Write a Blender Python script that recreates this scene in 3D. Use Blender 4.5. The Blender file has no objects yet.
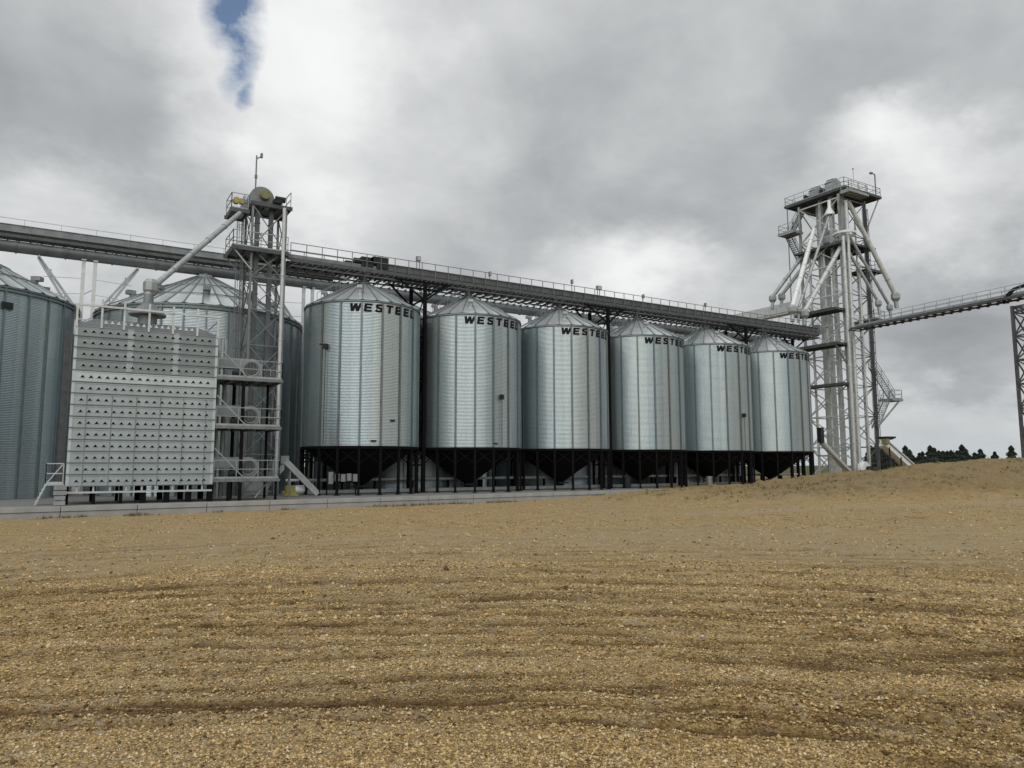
import bpy, bmesh, math, random
import numpy as np
from mathutils import Vector, Matrix, Euler
random.seed(7); rng = np.random.default_rng(7)
S = bpy.context.scene
C = S.collection
PI = math.pi
# World frame: X runs along the row of hopper bins, Y away from the yard, Z up; bin 1 stands at the origin.
CAM = Vector((-18.535, -51.257, 1.94)); YAW = 0.5487

# ------------------------------------------------------------------ materials
def nt(name):
    m = bpy.data.materials.new(name); m.use_nodes = True
    n = m.node_tree; b = n.nodes['Principled BSDF']
    return m, n, b, n.links.new
def node(n, t, **k):
    x = n.nodes.new(t)
    for a, v in k.items():
        if a in x.inputs: x.inputs[a].default_value = v
        else: setattr(x, a, v)
    return x
def mixc(n, L, fac, a, b, mode='MIX'):
    x = n.nodes.new('ShaderNodeMix'); x.data_type = 'RGBA'; x.blend_type = mode
    for s, v in ((0, fac), (6, a), (7, b)):
        if hasattr(v, 'is_output'): L(v, x.inputs[s])
        else: x.inputs[s].default_value = v if s == 0 else (*v, 1) if len(v) == 3 else v
    return x.outputs[2]
def ramp(n, L, src, stops):
    r = n.nodes.new('ShaderNodeValToRGB'); e = r.color_ramp.elements
    while len(e) < len(stops): e.new(0.5)
    for i, (p, c) in enumerate(stops):
        e[i].position = p; e[i].color = (c, c, c, 1) if isinstance(c, (int, float)) else (*c, 1)
    L(src, r.inputs[0]); return r.outputs[0]
def simple(name, col, rough=.6, metal=0., var=.18, scale=1.5, bump=.0, streak=False):
    m, n, b, L = nt(name)
    tc = node(n, 'ShaderNodeTexCoord'); mp = node(n, 'ShaderNodeMapping')
    L(tc.outputs['Object'], mp.inputs[0])
    mp.inputs['Scale'].default_value = (scale, scale, scale * (.15 if streak else 1))
    nz = node(n, 'ShaderNodeTexNoise', Scale=1.0, Detail=5.0, Roughness=.62); L(mp.outputs[0], nz.inputs['Vector'])
    lo = tuple(c * (1 - var) for c in col); hi = tuple(min(1, c * (1 + var)) for c in col)
    L(ramp(n, L, nz.outputs['Fac'], [(.3, lo), (.7, hi)]), b.inputs['Base Color'])
    b.inputs['Roughness'].default_value = rough; b.inputs['Metallic'].default_value = metal
    if max(col) < .05: b.inputs['Specular IOR Level'].default_value = .12
    if bump:
        bp = node(n, 'ShaderNodeBump', Strength=bump, Distance=.02); L(nz.outputs['Fac'], bp.inputs['Height'])
        L(bp.outputs[0], b.inputs['Normal'])
    return m
def galv_wall(name, base, pitch, tier, sheet, dirt, rough, colw):
    # corrugated galvanised sheets; UV in metres (u round the wall, v up)
    m, n, b, L = nt(name)
    uv = node(n, 'ShaderNodeUVMap'); uv.uv_map = 'UVMap'
    br = node(n, 'ShaderNodeTexBrick', Scale=1.0)
    br.offset = .5; br.inputs['Brick Width'].default_value = sheet; br.inputs['Row Height'].default_value = tier
    br.inputs['Mortar Size'].default_value = .012; br.inputs['Mortar Smooth'].default_value = .3; br.inputs['Bias'].default_value = 0
    br.inputs['Color1'].default_value = (.95, .95, .95, 1); br.inputs['Color2'].default_value = (1.0, 1.0, 1.0, 1)
    br.inputs['Mortar'].default_value = (.78, .78, .78, 1)
    L(uv.outputs[0], br.inputs['Vector'])
    mp = node(n, 'ShaderNodeMapping'); mp.inputs['Scale'].default_value = (1.6, .12, 1); L(uv.outputs[0], mp.inputs[0])
    st = node(n, 'ShaderNodeTexNoise', Scale=1.3, Detail=6.0, Roughness=.65); L(mp.outputs[0], st.inputs['Vector'])
    sp = node(n, 'ShaderNodeTexNoise', Scale=9.0, Detail=3.0); L(uv.outputs[0], sp.inputs['Vector'])
    c = mixc(n, L, 1.0, base, br.outputs['Color'], 'MULTIPLY')
    c = mixc(n, L, ramp(n, L, st.outputs['Fac'], [(.45, 0.), (.8, .45)]), c, dirt)
    c = mixc(n, L, .22, c, ramp(n, L, sp.outputs['Fac'], [(.35, .35), (.65, .75)]), 'OVERLAY')
    su = node(n, 'ShaderNodeSeparateXYZ'); L(uv.outputs[0], su.inputs[0])      # random tone per column of sheets, painting in the bands of reflection
    dv = node(n, 'ShaderNodeMath', operation='DIVIDE'); dv.inputs[1].default_value = colw; L(su.outputs[0], dv.inputs[0])
    fl = node(n, 'ShaderNodeMath', operation='FLOOR'); L(dv.outputs[0], fl.inputs[0])
    oi = node(n, 'ShaderNodeObjectInfo'); ad = node(n, 'ShaderNodeMath', operation='MULTIPLY_ADD'); L(oi.outputs['Random'], ad.inputs[0]); ad.inputs[1].default_value = 917.; L(fl.outputs[0], ad.inputs[2])
    wn = node(n, 'ShaderNodeTexWhiteNoise'); wn.noise_dimensions = '1D'; L(ad.outputs[0], wn.inputs['W'])
    c = mixc(n, L, 1.0, c, ramp(n, L, wn.outputs['Value'], [(0, (.80, .84, .85)), (.35, (.89, .92, .95)), (.7, (1., 1., .98)), (1, (1.06, 1.04, 1.0))]), 'MULTIPLY')
    L(c, b.inputs['Base Color']); b.inputs['Metallic'].default_value = .82
    L(ramp(n, L, st.outputs['Fac'], [(.3, rough - .05), (.7, rough + .12)]), b.inputs['Roughness'])
    sx = node(n, 'ShaderNodeSeparateXYZ'); L(uv.outputs[0], sx.inputs[0])
    mu = node(n, 'ShaderNodeMath', operation='MULTIPLY'); mu.inputs[1].default_value = 2 * PI / pitch; L(sx.outputs[1], mu.inputs[0])
    sn = node(n, 'ShaderNodeMath', operation='SINE'); L(mu.outputs[0], sn.inputs[0])
    bp = node(n, 'ShaderNodeBump', Strength=.5, Distance=.011); L(sn.outputs[0], bp.inputs['Height'])
    ds = node(n, 'ShaderNodeTexNoise', Scale=.9, Detail=2.0); L(uv.outputs[0], ds.inputs['Vector'])
    b2 = node(n, 'ShaderNodeBump', Strength=.10, Distance=.05); L(ds.outputs['Fac'], b2.inputs['Height']); L(bp.outputs[0], b2.inputs['Normal'])
    L(b2.outputs[0], b.inputs['Normal'])
    return m
M = {}
M['wall'] = galv_wall('galvanised_wall', (.475, .54, .56), .1016, 1.1, 2.87, (.36, .425, .445), .31, 2 * PI * 4.11 / 18)
M['bigwall'] = galv_wall('big_bin_wall', (.47, .54, .565), .1016, 1.1, 2.87, (.34, .39, .41), .32, 2 * PI * 7.2 / 32)
M['roof'] = simple('galvanised_roof', (.80, .84, .84), .30, .75, .10, 1.1, .05)
M['stiff'] = simple('stiffener_steel', (.20, .235, .245), .5, .7, .15)
M['galv'] = simple('galvanised_steel', (.36, .385, .385), .48, .55, .2, 2.0)
M['pale'] = simple('pale_galvanised', (.58, .60, .59), .45, .45, .15, 2.0)
M['dull'] = simple('weathered_steel', (.22, .24, .245), .55, .45, .25, 1.6)
M['grate'] = simple('grating_steel', (.10, .105, .11), .7, .3, .3, 2.5)
M['steel'] = simple('tower_steel', (.20, .215, .215), .5, .5, .22, 2.0)
M['case'] = simple('conveyor_sheet', (.125, .134, .137), .5, .5, .22, 1.6, 0, True)
M['seam'] = simple('roof_seam', (.20, .235, .245), .5, .7, .15)
M['black'] = simple('black_paint', (.007, .007, .008), .85, 0, .3, 2)
M['letter'] = simple('black_lettering', (.012, .012, .013), .5, 0, .1)
M['dark'] = simple('dark_motor_paint', (.035, .037, .04), .5, 0, .3, 3)
M['yellow'] = simple('yellow_paint', (.34, .31, .085), .5, 0, .25, 4)
M['olive'] = simple('faded_yellow_green', (.20, .20, .09), .55, 0, .25, 4)
M['white'] = simple('white_paint', (.78, .80, .79), .4, .05, .08, 2)
M['dry0'] = simple('dryer_roof_sheet', (.16, .175, .18), .55, .4, .2, 1.6)
M['dry1'] = simple('dryer_panel_dull', (.27, .305, .31), .5, .45, .12, 1.2, .03, True)
M['dry2'] = simple('dryer_panel_bright', (.55, .61, .615), .42, .5, .08, 1.2, .03, True)
M['dry3'] = simple('dryer_panel_mid', (.41, .46, .468), .46, .5, .12, 1.2, .03, True)
M['concrete'] = simple('concrete', (.20, .197, .187), .85, 0, .18, .7, .15)
M['kerb'] = simple('pale_concrete', (.32, .325, .315), .8, 0, .16, 1.3, .15)
M['bark'] = simple('bark', (.06, .045, .035), .9, 0, .3, 3)
M['needles'] = simple('spruce_needles', (.046, .062, .042), .8, 0, .5, 1.2)
M['pond'] = simple('pale_wrap', (.46, .44, .38), .6, 0, .1)
M['lens'] = simple('lamp_glass', (.5, .5, .48), .15, 0, .05)

# ------------------------------------------------------------------ mesh builder
class MB:
    def __init__(s): s.v = []; s.f = []; s.mi = []; s.uv = {}
    def add(s, vs, fs, mi=0):
        k = len(s.v); s.v += [tuple(v) for v in vs]
        for f in fs: s.f.append(tuple(k + i for i in f)); s.mi.append(mi)
        return s
    def box(s, c, d, rz=0, mi=0, R=None):
        c = Vector(c); h = Vector(d) / 2
        R = R or Matrix.Rotation(rz, 3, 'Z')
        vs = [c + R @ Vector((x * h.x, y * h.y, z * h.z)) for x in (-1, 1) for y in (-1, 1) for z in (-1, 1)]
        return s.add(vs, [(0, 1, 3, 2), (4, 6, 7, 5), (0, 4, 5, 1), (2, 3, 7, 6), (0, 2, 6, 4), (1, 5, 7, 3)], mi)
    def bar(s, a, b, w, h=None, mi=0):           # rectangular bar from a to b
        a = Vector(a); b = Vector(b); h = h or w
        d = b - a; L = d.length
        if L < 1e-6: return s
        d /= L; u = Vector((0, 0, 1)) if abs(d.z) < .95 else Vector((1, 0, 0))
        x = d.cross(u).normalized(); z = x.cross(d).normalized()
        R = Matrix((x, d, z)).transposed()
        return s.box((a + b) / 2, (w, L, h), R=R, mi=mi)
    def tube(s, a, b, r, seg=10, r2=None, mi=0, caps=True):
        a = Vector(a); b = Vector(b); r2 = r if r2 is None else r2
        d = (b - a).normalized(); u = Vector((0, 0, 1)) if abs(d.z) < .95 else Vector((1, 0, 0))
        x = d.cross(u).normalized(); y = x.cross(d).normalized()
        vs = []
        for p, q in ((a, r), (b, r2)):
            vs += [p + q * (math.cos(t) * x + math.sin(t) * y) for t in (2 * PI * i / seg for i in range(seg))]
        fs = [(i, (i + 1) % seg, seg + (i + 1) % seg, seg + i) for i in range(seg)]
        if caps: fs += [tuple(range(seg))[::-1], tuple(range(seg, 2 * seg))]
        return s.add(vs, fs, mi)
    def path(s, pts, r, seg=6, mi=0):
        for a, b in zip(pts, pts[1:]): s.tube(a, b, r, seg, mi=mi)
        return s
    def lathe(s, prof, c=(0, 0, 0), seg=24, mi=0, axis='Z'):
        k = len(prof); vs = []; fs = []
        for i in range(seg):
            t = 2 * PI * i / seg
            for r, z in prof:
                p = (r * math.cos(t), r * math.sin(t), z)
                if axis == 'Y': p = (p[0], p[2], p[1])
                if axis == 'X': p = (p[2], p[0], p[1])
                vs.append((c[0] + p[0], c[1] + p[1], c[2] + p[2]))
        for i in range(seg):
            j = (i + 1) % seg
            for q in range(k - 1): fs.append((i * k + q, j * k + q, j * k + q + 1, i * k + q + 1))
        return s.add(vs, fs, mi)
    def prism(s, pts, off, mi=0):                # closed polygon pts extruded by vector off
        n = len(pts); o = Vector(off)
        vs = [Vector(p) for p in pts] + [Vector(p) + o for p in pts]
        return s.add(vs, [tuple(range(n))[::-1], tuple(range(n, 2 * n))] + [(i, (i + 1) % n, n + (i + 1) % n, n + i) for i in range(n)], mi)
    def ball(s, c, r, seg=12, mi=0, sz=1.0):
        n = 7
        return s.lathe([(max(1e-3, r * math.sin(PI * i / n)), -r * sz * math.cos(PI * i / n)) for i in range(n + 1)], c, seg, mi)
    def mesh(s, name, mats, smooth=None):
        me = bpy.data.meshes.new(name); me.from_pydata(s.v, [], s.f)
        for m in (mats if isinstance(mats, (list, tuple)) else [mats]): me.materials.append(M[m] if isinstance(m, str) else m)
        me.polygons.foreach_set('material_index', s.mi)
        bm = bmesh.new(); bm.from_mesh(me); bmesh.ops.recalc_face_normals(bm, faces=bm.faces); bm.to_mesh(me); bm.free()
        if smooth:
            me.polygons.foreach_set('use_smooth', [True] * len(me.polygons)); me.set_sharp_from_angle(angle=math.radians(smooth))
        me.update(); return me
    def obj(s, name, mats, parent=None, smooth=None, loc=None):
        return link(name, s.mesh(name, mats, smooth), parent, loc)
def link(name, me, parent=None, loc=None, rz=0):
    o = bpy.data.objects.new(name, me); C.objects.link(o)
    if parent: o.parent = parent
    if loc: o.location = loc
    if rz: o.rotation_euler.z = rz
    return o
def tag(o, label=None, cat=None, group=None, kind=None):
    for k, v in (('label', label), ('category', cat), ('group', group), ('kind', kind)):
        if v: o[k] = v
    return o
def thing(name, label, cat, loc=(0, 0, 0), rz=0, group=None):
    o = bpy.data.objects.new(name, None); C.objects.link(o); o.location = loc; o.rotation_euler.z = rz
    o.empty_display_size = .3
    return tag(o, label, cat, group)
def copy_tree(o, parent=None):
    c = o.copy(); C.objects.link(c)
    if parent: c.parent = parent
    for ch in [x for x in C.objects if x.parent == o]: copy_tree(ch, c)
    return c
def rail(mb, pts, h=1.07, step=1.5, r=.028, mi=0, kick=True):
    for a, b in zip(pts, pts[1:]):
        a = Vector(a); b = Vector(b); d = b - a; n = max(1, round(d.length / step))
        for i in range(n + 1):
            p = a + d * i / n; mb.bar(p, p + Vector((0, 0, h)), r * 1.7, mi=mi)
        for q in (h, h * .52): mb.bar(a + Vector((0, 0, q)), b + Vector((0, 0, q)), r * 1.7, mi=mi)
        if kick: mb.bar(a + Vector((0, 0, .07)), b + Vector((0, 0, .07)), .012, .11, mi=mi)
    return mb
def platform(parent, x0, x1, y0, y1, z, sides='NSEW', name='platform', beams=True, mats=('grate', 'galv'), th=.06):
    mb = MB(); mb.box(((x0 + x1) / 2, (y0 + y1) / 2, z), (x1 - x0, y1 - y0, th))
    nb = max(2, round((x1 - x0) / .9))
    if beams:
        for i in range(nb + 1):
            x = x0 + .06 + (x1 - x0 - .12) * i / nb; mb.box((x, (y0 + y1) / 2, z - .11 - th / 2), (.09, y1 - y0 - .02, .2))
        for y in (y0 - .03, y1 + .03): mb.box(((x0 + x1) / 2, y, z - .08), (x1 - x0 + .12, .06, .26))
    p = mb.obj(name, mats[0], parent)
    r = MB(); e = .05; zz = z + th / 2
    if 'S' in sides: rail(r, [(x0 + e, y0 + e, zz), (x1 - e, y0 + e, zz)])
    if 'N' in sides: rail(r, [(x0 + e, y1 - e, zz), (x1 - e, y1 - e, zz)])
    if 'W' in sides: rail(r, [(x0 + e, y0 + e, zz), (x0 + e, y1 - e, zz)])
    if 'E' in sides: rail(r, [(x1 - e, y0 + e, zz), (x1 - e, y1 - e, zz)])
    if r.v: r.obj('railing', mats[1], p)
    return p
def lattice(mb, cols, zs, w, mi=0, faces=(0, 1, 2, 3), x=True):
    n = len(cols)
    for i in faces:
        a = cols[i]; b = cols[(i + 1) % n]
        for z in zs: mb.bar((*a, z), (*b, z), w * 1.2, mi=mi)
        if x:
            for z0, z1 in zip(zs, zs[1:]):
                mb.bar((*a, z0), (*b, z1), w, mi=mi); mb.bar((*b, z0), (*a, z1), w * .98, mi=mi)
    return mb
def stair(mb, a, b, w, side, n=None, mi=0):       # flight from a up to b, width vector side
    a = Vector(a); b = Vector(b); s = Vector(side).normalized() * w / 2
    n = n or max(3, int((b.z - a.z) / .22))
    for q in (-1, 1): mb.bar(a + s * q, b + s * q, .06, .2, mi)
    d = b - a; hd = Vector((d.x, d.y, 0)).normalized()
    for i in range(1, n):
        p = a + d * i / n; mb.bar(p - s * .95, p + s * .95, .24, .03, mi)
    for q in (-1, 1):
        for hgt in (.95, .5): mb.bar(a + s * q + Vector((0, 0, hgt)), b + s * q + Vector((0, 0, hgt)), .045, mi=mi)
        for i in range(4):
            p = a + d * i / 3 + s * q; mb.bar(p, p + Vector((0, 0, .95)), .045, mi=mi)
    return mb

# ------------------------------------------------------------------ terrain
CR = dict(x=[-60, 0, 5.5, 7.9, 11.1, 14.5, 18.0, 21.8, 24.2, 27.4, 30.9, 34.6, 37.9, 41.7, 55, 80, 160],
          z=[-.5, -.45, -.36, -.18, .10, .37, .56, .83, 1.10, 1.33, 1.65, 1.98, 2.15, 2.30, 2.45, 2.5, 2.3])
def kerb_y(x): return -11.4 + .06 * x
_tr = np.random.default_rng(5)
TRACKS = [(c, _tr.uniform(.05, .095), _tr.uniform(.6, 1.0)) for c in np.arange(5.3, 11.6, .235) + _tr.uniform(-.1, .1, 27)] + [(c, _tr.uniform(.07, .15), _tr.uniform(.3, .7)) for c in np.arange(12, 21, .75) + _tr.uniform(-.3, .3, 12)]
def vnoise(x, y, seed):
    xi = np.floor(x).astype(np.int64); yi = np.floor(y).astype(np.int64); fx = x - xi; fy = y - yi
    fx = fx * fx * (3 - 2 * fx); fy = fy * fy * (3 - 2 * fy)
    def h(a, b):
        q = (a * 374761393 + b * 668265263 + seed * 1442695041) & 0x7fffffff
        q = ((q ^ (q >> 13)) * 1274126177) & 0x7fffffff
        return ((q ^ (q >> 16)) & 0xffff) / 65535.
    return (h(xi, yi) * (1 - fx) + h(xi + 1, yi) * fx) * (1 - fy) + (h(xi, yi + 1) * (1 - fx) + h(xi + 1, yi + 1) * fx) * fy
def ss(a, b, x): t = np.clip((x - a) / (b - a), 0, 1); return t * t * (3 - 2 * t)
def ground(x, y):
    """height of the yard and, for its colour, how rutted it is"""
    x = np.asarray(x, float); y = np.asarray(y, float)
    dx = x - CAM.x; dy = y - CAM.y; r = np.hypot(dx, dy)
    s = kerb_y(x) - y
    z = np.interp(s, [-400, 0, 2.5, 12, 40, 90], [-.3, -.30, -.30, -.10, .24, .3])
    z = np.where(r > 150, z - ss(150, 700, r) * 1.2, z)
    # bank of gravel to the right of the kerb
    yc = -16 - .2 * np.clip(x, -40, 90); c = np.interp(x, CR['x'], CR['z'])
    yf = np.interp(x, [-60, -1, 18, 29, 60, 200], [-27, -27, -29.5, -32, -37, -50])
    base = z
    up = np.where(y < yc, ss(0, 1, (y - yf) / np.maximum(1., yc - yf)) ** .8, 1 - ss(1.5, 9, y - yc) * .8)
    m = np.clip(c - base, 0, 9) * up
    far = ss(260, 120, r)
    wob = (vnoise(x * .5, y * .5, 3) - .5) * .16 + (vnoise(x * 1.7, y * 1.7, 4) - .5) * .12 + (vnoise(x * 4.3, y * 4.3, 5) - .5) * .06
    z = base + m * far + wob * np.where(m > .15, 2.0, .35) * ss(-1, 3, s)
    # wheel ruts sweeping across the yard
    u = dx * .853 - dy * .5215; v = dx * .5215 + dy * .853
    vv = v + .012 * (u - 3) ** 2 * .6 - .06 * u + (vnoise(u * .12, v * .05, 9) - .5) * 1.6
    n1 = vnoise(u * .10 + 11, vv * 1.25, 21); n2 = vnoise(u * .22 + 5, vv * 2.7, 22); n3 = vnoise(u * .5, vv * 6., 23)
    wv = (vnoise(u * .5, v * 2.5, 24) - .5) * .16 + (vnoise(u * 2.2, v * 5, 25) - .5) * .10
    n2 = vnoise(u * .10 + 5, (vv + wv * .6) * 4.2, 22); n3 = vnoise(u * .17, (vv + wv * .6) * 8.6, 23); n4 = vnoise(u * .30, v * .9, 26)
    arc = v + .034 * (u + 1.5) ** 2 + (vnoise(u * .16, v * .02, 51) - .5) * .5 + wv * .22      # the lorries turned in wide arcs
    ridge = (n1 - .5) * .035 + (n2 - .5) * .022 + (n3 - .5) * .018; line = np.zeros_like(u)
    for i, (c0, sg, amp) in enumerate(TRACKS):
        d_ = (arc - c0 - .25 * (vnoise(u * .07 + i * 3.7, u * 0 + i, 60) - .5)) / sg; g = ss(.30, .46, vnoise(u * .19 + i * 13.1, u * 0 + i * 2.3, 61)) * amp
        e_ = np.exp(-d_ * d_); line = np.maximum(line, e_ * g); ridge = ridge + g * (.024 * np.exp(-(d_ - 2.1) ** 2) + .022 * np.exp(-(d_ + 2.1) ** 2) - .045 * e_)
    act = ss(3.6, 6, v) * (.30 + .70 * ss(17, 9.5, v)) * ss(40, 24, v) * (.5 + .8 * vnoise(u * .09, v * .16, 31))
    z = z + ridge * ss(3.6, 5.5, v) * ss(40, 24, v)
    rut = np.clip(line * 1.25 + ((.42 - n2) * 1.0 + (.40 - n3) * .9) * (.2 + .9 * n4) * act, 0, .95) * ss(3.6, 5., v)
    rough = (vnoise(x * 3.3, y * 3.3, 41) - .5) * .02 + (vnoise(x * 9, y * 9, 42) - .5) * .014
    ground.road = np.maximum(np.exp(-((y - (yf - 1.2)) / 1.5) ** 2) * ss(-8, 8, x), .8 * np.exp(-((v - 18.5) / 5.) ** 2) * (.45 + .55 * vnoise(u * .1, v * .3, 71)))
    return z + rough * ss(60, 20, r), rut, np.clip(m, 0, 3)
def build_ground():
    fov = np.radians(np.concatenate([np.arange(-42, 42.01, .13), np.arange(46, 316, 6.)]))
    ang = PI / 2 - YAW - fov                          # polar fan about the standpoint, finest where the yard is close
    rad = np.concatenate([[.05], np.exp(np.arange(math.log(.6), math.log(70), .0125)), np.exp(np.arange(math.log(71), math.log(4500), .12))])
    A, Rr = np.meshgrid(ang, rad, indexing='ij'); X = CAM.x + Rr * np.cos(A); Y = CAM.y + Rr * np.sin(A)
    Z, rut, mound = ground(X, Y); road = ground.road
    na, nr = X.shape; co = np.stack([X, Y, Z], -1).reshape(-1, 3)
    i = np.arange(na); j = np.arange(nr - 1); I, J = np.meshgrid(i, j, indexing='ij'); I2 = (I + 1) % na
    fs = np.stack([I * nr + J, I * nr + J + 1, I2 * nr + J + 1, I2 * nr + J], -1).reshape(-1, 4)[:, ::-1]
    me = bpy.data.meshes.new('ground'); me.vertices.add(len(co)); me.vertices.foreach_set('co', co.astype(np.float32).ravel())
    me.loops.add(fs.size); me.loops.foreach_set('vertex_index', fs.ravel().astype(np.int32))
    me.polygons.add(len(fs)); me.polygons.foreach_set('loop_start', np.arange(0, fs.size, 4, dtype=np.int32))
    me.polygons.foreach_set('use_smooth', np.ones(len(fs), bool))
    me.update(); me.validate()
    for nm, a in (('rut', rut), ('mound', mound), ('road', road)):
        at = me.attributes.new(nm, 'FLOAT', 'POINT'); at.data.foreach_set('value', a.ravel().astype(np.float32))
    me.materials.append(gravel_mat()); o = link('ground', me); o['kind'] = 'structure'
    return o
def gravel_mat():
    m, n, b, L = nt('gravel')
    geo = node(n, 'ShaderNodeNewGeometry'); P = geo.outputs['Position']
    def noise(sc, det=4., rough=.6):
        x = node(n, 'ShaderNodeTexNoise', Scale=sc, Detail=det, Roughness=rough); L(P, x.inputs['Vector']); return x.outputs['Fac']
    vo = node(n, 'ShaderNodeTexVoronoi', Scale=38.0, Randomness=1.0); L(P, vo.inputs['Vector'])
    vo2 = node(n, 'ShaderNodeTexVoronoi', Scale=9.0, Randomness=1.0); L(P, vo2.inputs['Vector'])
    sep = node(n, 'ShaderNodeSeparateColor'); L(vo.outputs['Color'], sep.inputs[0])
    sep2 = node(n, 'ShaderNodeSeparateColor'); L(vo2.outputs['Color'], sep2.inputs[0])
    stone = ramp(n, L, sep.outputs[0], [(0, (.07, .041, .014)), (.2, (.26, .172, .070)), (.55, (.52, .36, .150)), (.85, (.64, .48, .24)), (1, (.72, .61, .42))])
    fines = ramp(n, L, noise(5.0), [(.3, (.29, .190, .072)), (.7, (.50, .35, .145))])
    c = mixc(n, L, .62, fines, stone)
    # lumps of bigger stone
    c = mixc(n, L, ramp(n, L, sep2.outputs[1], [(.86, 0.), (.93, .55)]), c, (.52, .44, .30))
    vo3 = node(n, 'ShaderNodeTexVoronoi', Scale=3.2, Randomness=1.0); L(P, vo3.inputs['Vector']); s3 = node(n, 'ShaderNodeSeparateColor'); L(vo3.outputs['Color'], s3.inputs[0])
    c = mixc(n, L, ramp(n, L, s3.outputs[0], [(0., .5), (.16, .0)]), c, (.15, .10, .045)); c = mixc(n, L, ramp(n, L, s3.outputs[0], [(.84, .0), (1., .45)]), c, (.52, .43, .28))
    big = noise(.16, 5.); c = mixc(n, L, ramp(n, L, big, [(.42, 0.), (.62, .5)]), c, (.40, .32, .19))
    mid = noise(.7, 5.); c = mixc(n, L, ramp(n, L, mid, [(.5, 0.), (.75, .35)]), c, (.26, .170, .062))
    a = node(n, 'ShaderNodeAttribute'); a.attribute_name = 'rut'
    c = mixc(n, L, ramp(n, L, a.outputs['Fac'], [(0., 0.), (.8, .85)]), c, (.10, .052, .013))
    am = node(n, 'ShaderNodeAttribute'); am.attribute_name = 'mound'
    gm = node(n, 'ShaderNodeMath', operation='MULTIPLY'); L(ramp(n, L, am.outputs['Fac'], [(.15, 0.), (.6, 1.)]), gm.inputs[0])
    L(ramp(n, L, noise(1.1, 6., .7), [(.52, 0.), (.70, .5)]), gm.inputs[1])
    c = mixc(n, L, ramp(n, L, am.outputs['Fac'], [(.1, 0.), (.7, .5)]), c, (.18, .132, .062))
    c = mixc(n, L, gm.outputs[0], c, (.085, .080, .028))          # thin weeds on the bank
    ar = node(n, 'ShaderNodeAttribute'); ar.attribute_name = 'road'; c = mixc(n, L, ramp(n, L, ar.outputs['Fac'], [(.1, 0.), (.9, .6)]), c, (.44, .355, .225))
    # fields beyond the yard
    vm = node(n, 'ShaderNodeVectorMath', operation='DISTANCE'); L(P, vm.inputs[0]); vm.inputs[1].default_value = (5, -35, 0)
    fld = ramp(n, L, noise(.02, 3.), [(.35, (.055, .075, .025)), (.65, (.11, .105, .04))])
    c = mixc(n, L, ramp(n, L, vm.outputs['Value'], [(0, 0.), (1, 1.)]), c, fld)
    r = c.node.inputs[0].links[0].from_node; mr = node(n, 'ShaderNodeMapRange'); L(vm.outputs['Value'], mr.inputs[0])
    mr.inputs[1].default_value = 85; mr.inputs[2].default_value = 120; L(mr.outputs[0], r.inputs[0])
    L(c, b.inputs['Base Color']); b.inputs['Roughness'].default_value = .92; b.inputs['Specular IOR Level'].default_value = .25
    h1 = node(n, 'ShaderNodeMath', operation='SUBTRACT'); h1.inputs[0].default_value = 1; L(vo.outputs['Distance'], h1.inputs[1])
    b1 = node(n, 'ShaderNodeBump', Strength=1.0, Distance=.035); L(h1.outputs[0], b1.inputs['Height'])
    b2 = node(n, 'ShaderNodeBump', Strength=.6, Distance=.06); L(noise(6., 6., .7), b2.inputs['Height']); L(b1.outputs[0], b2.inputs['Normal'])
    L(b2.outputs[0], b.inputs['Normal'])
    return m
build_ground()
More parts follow.
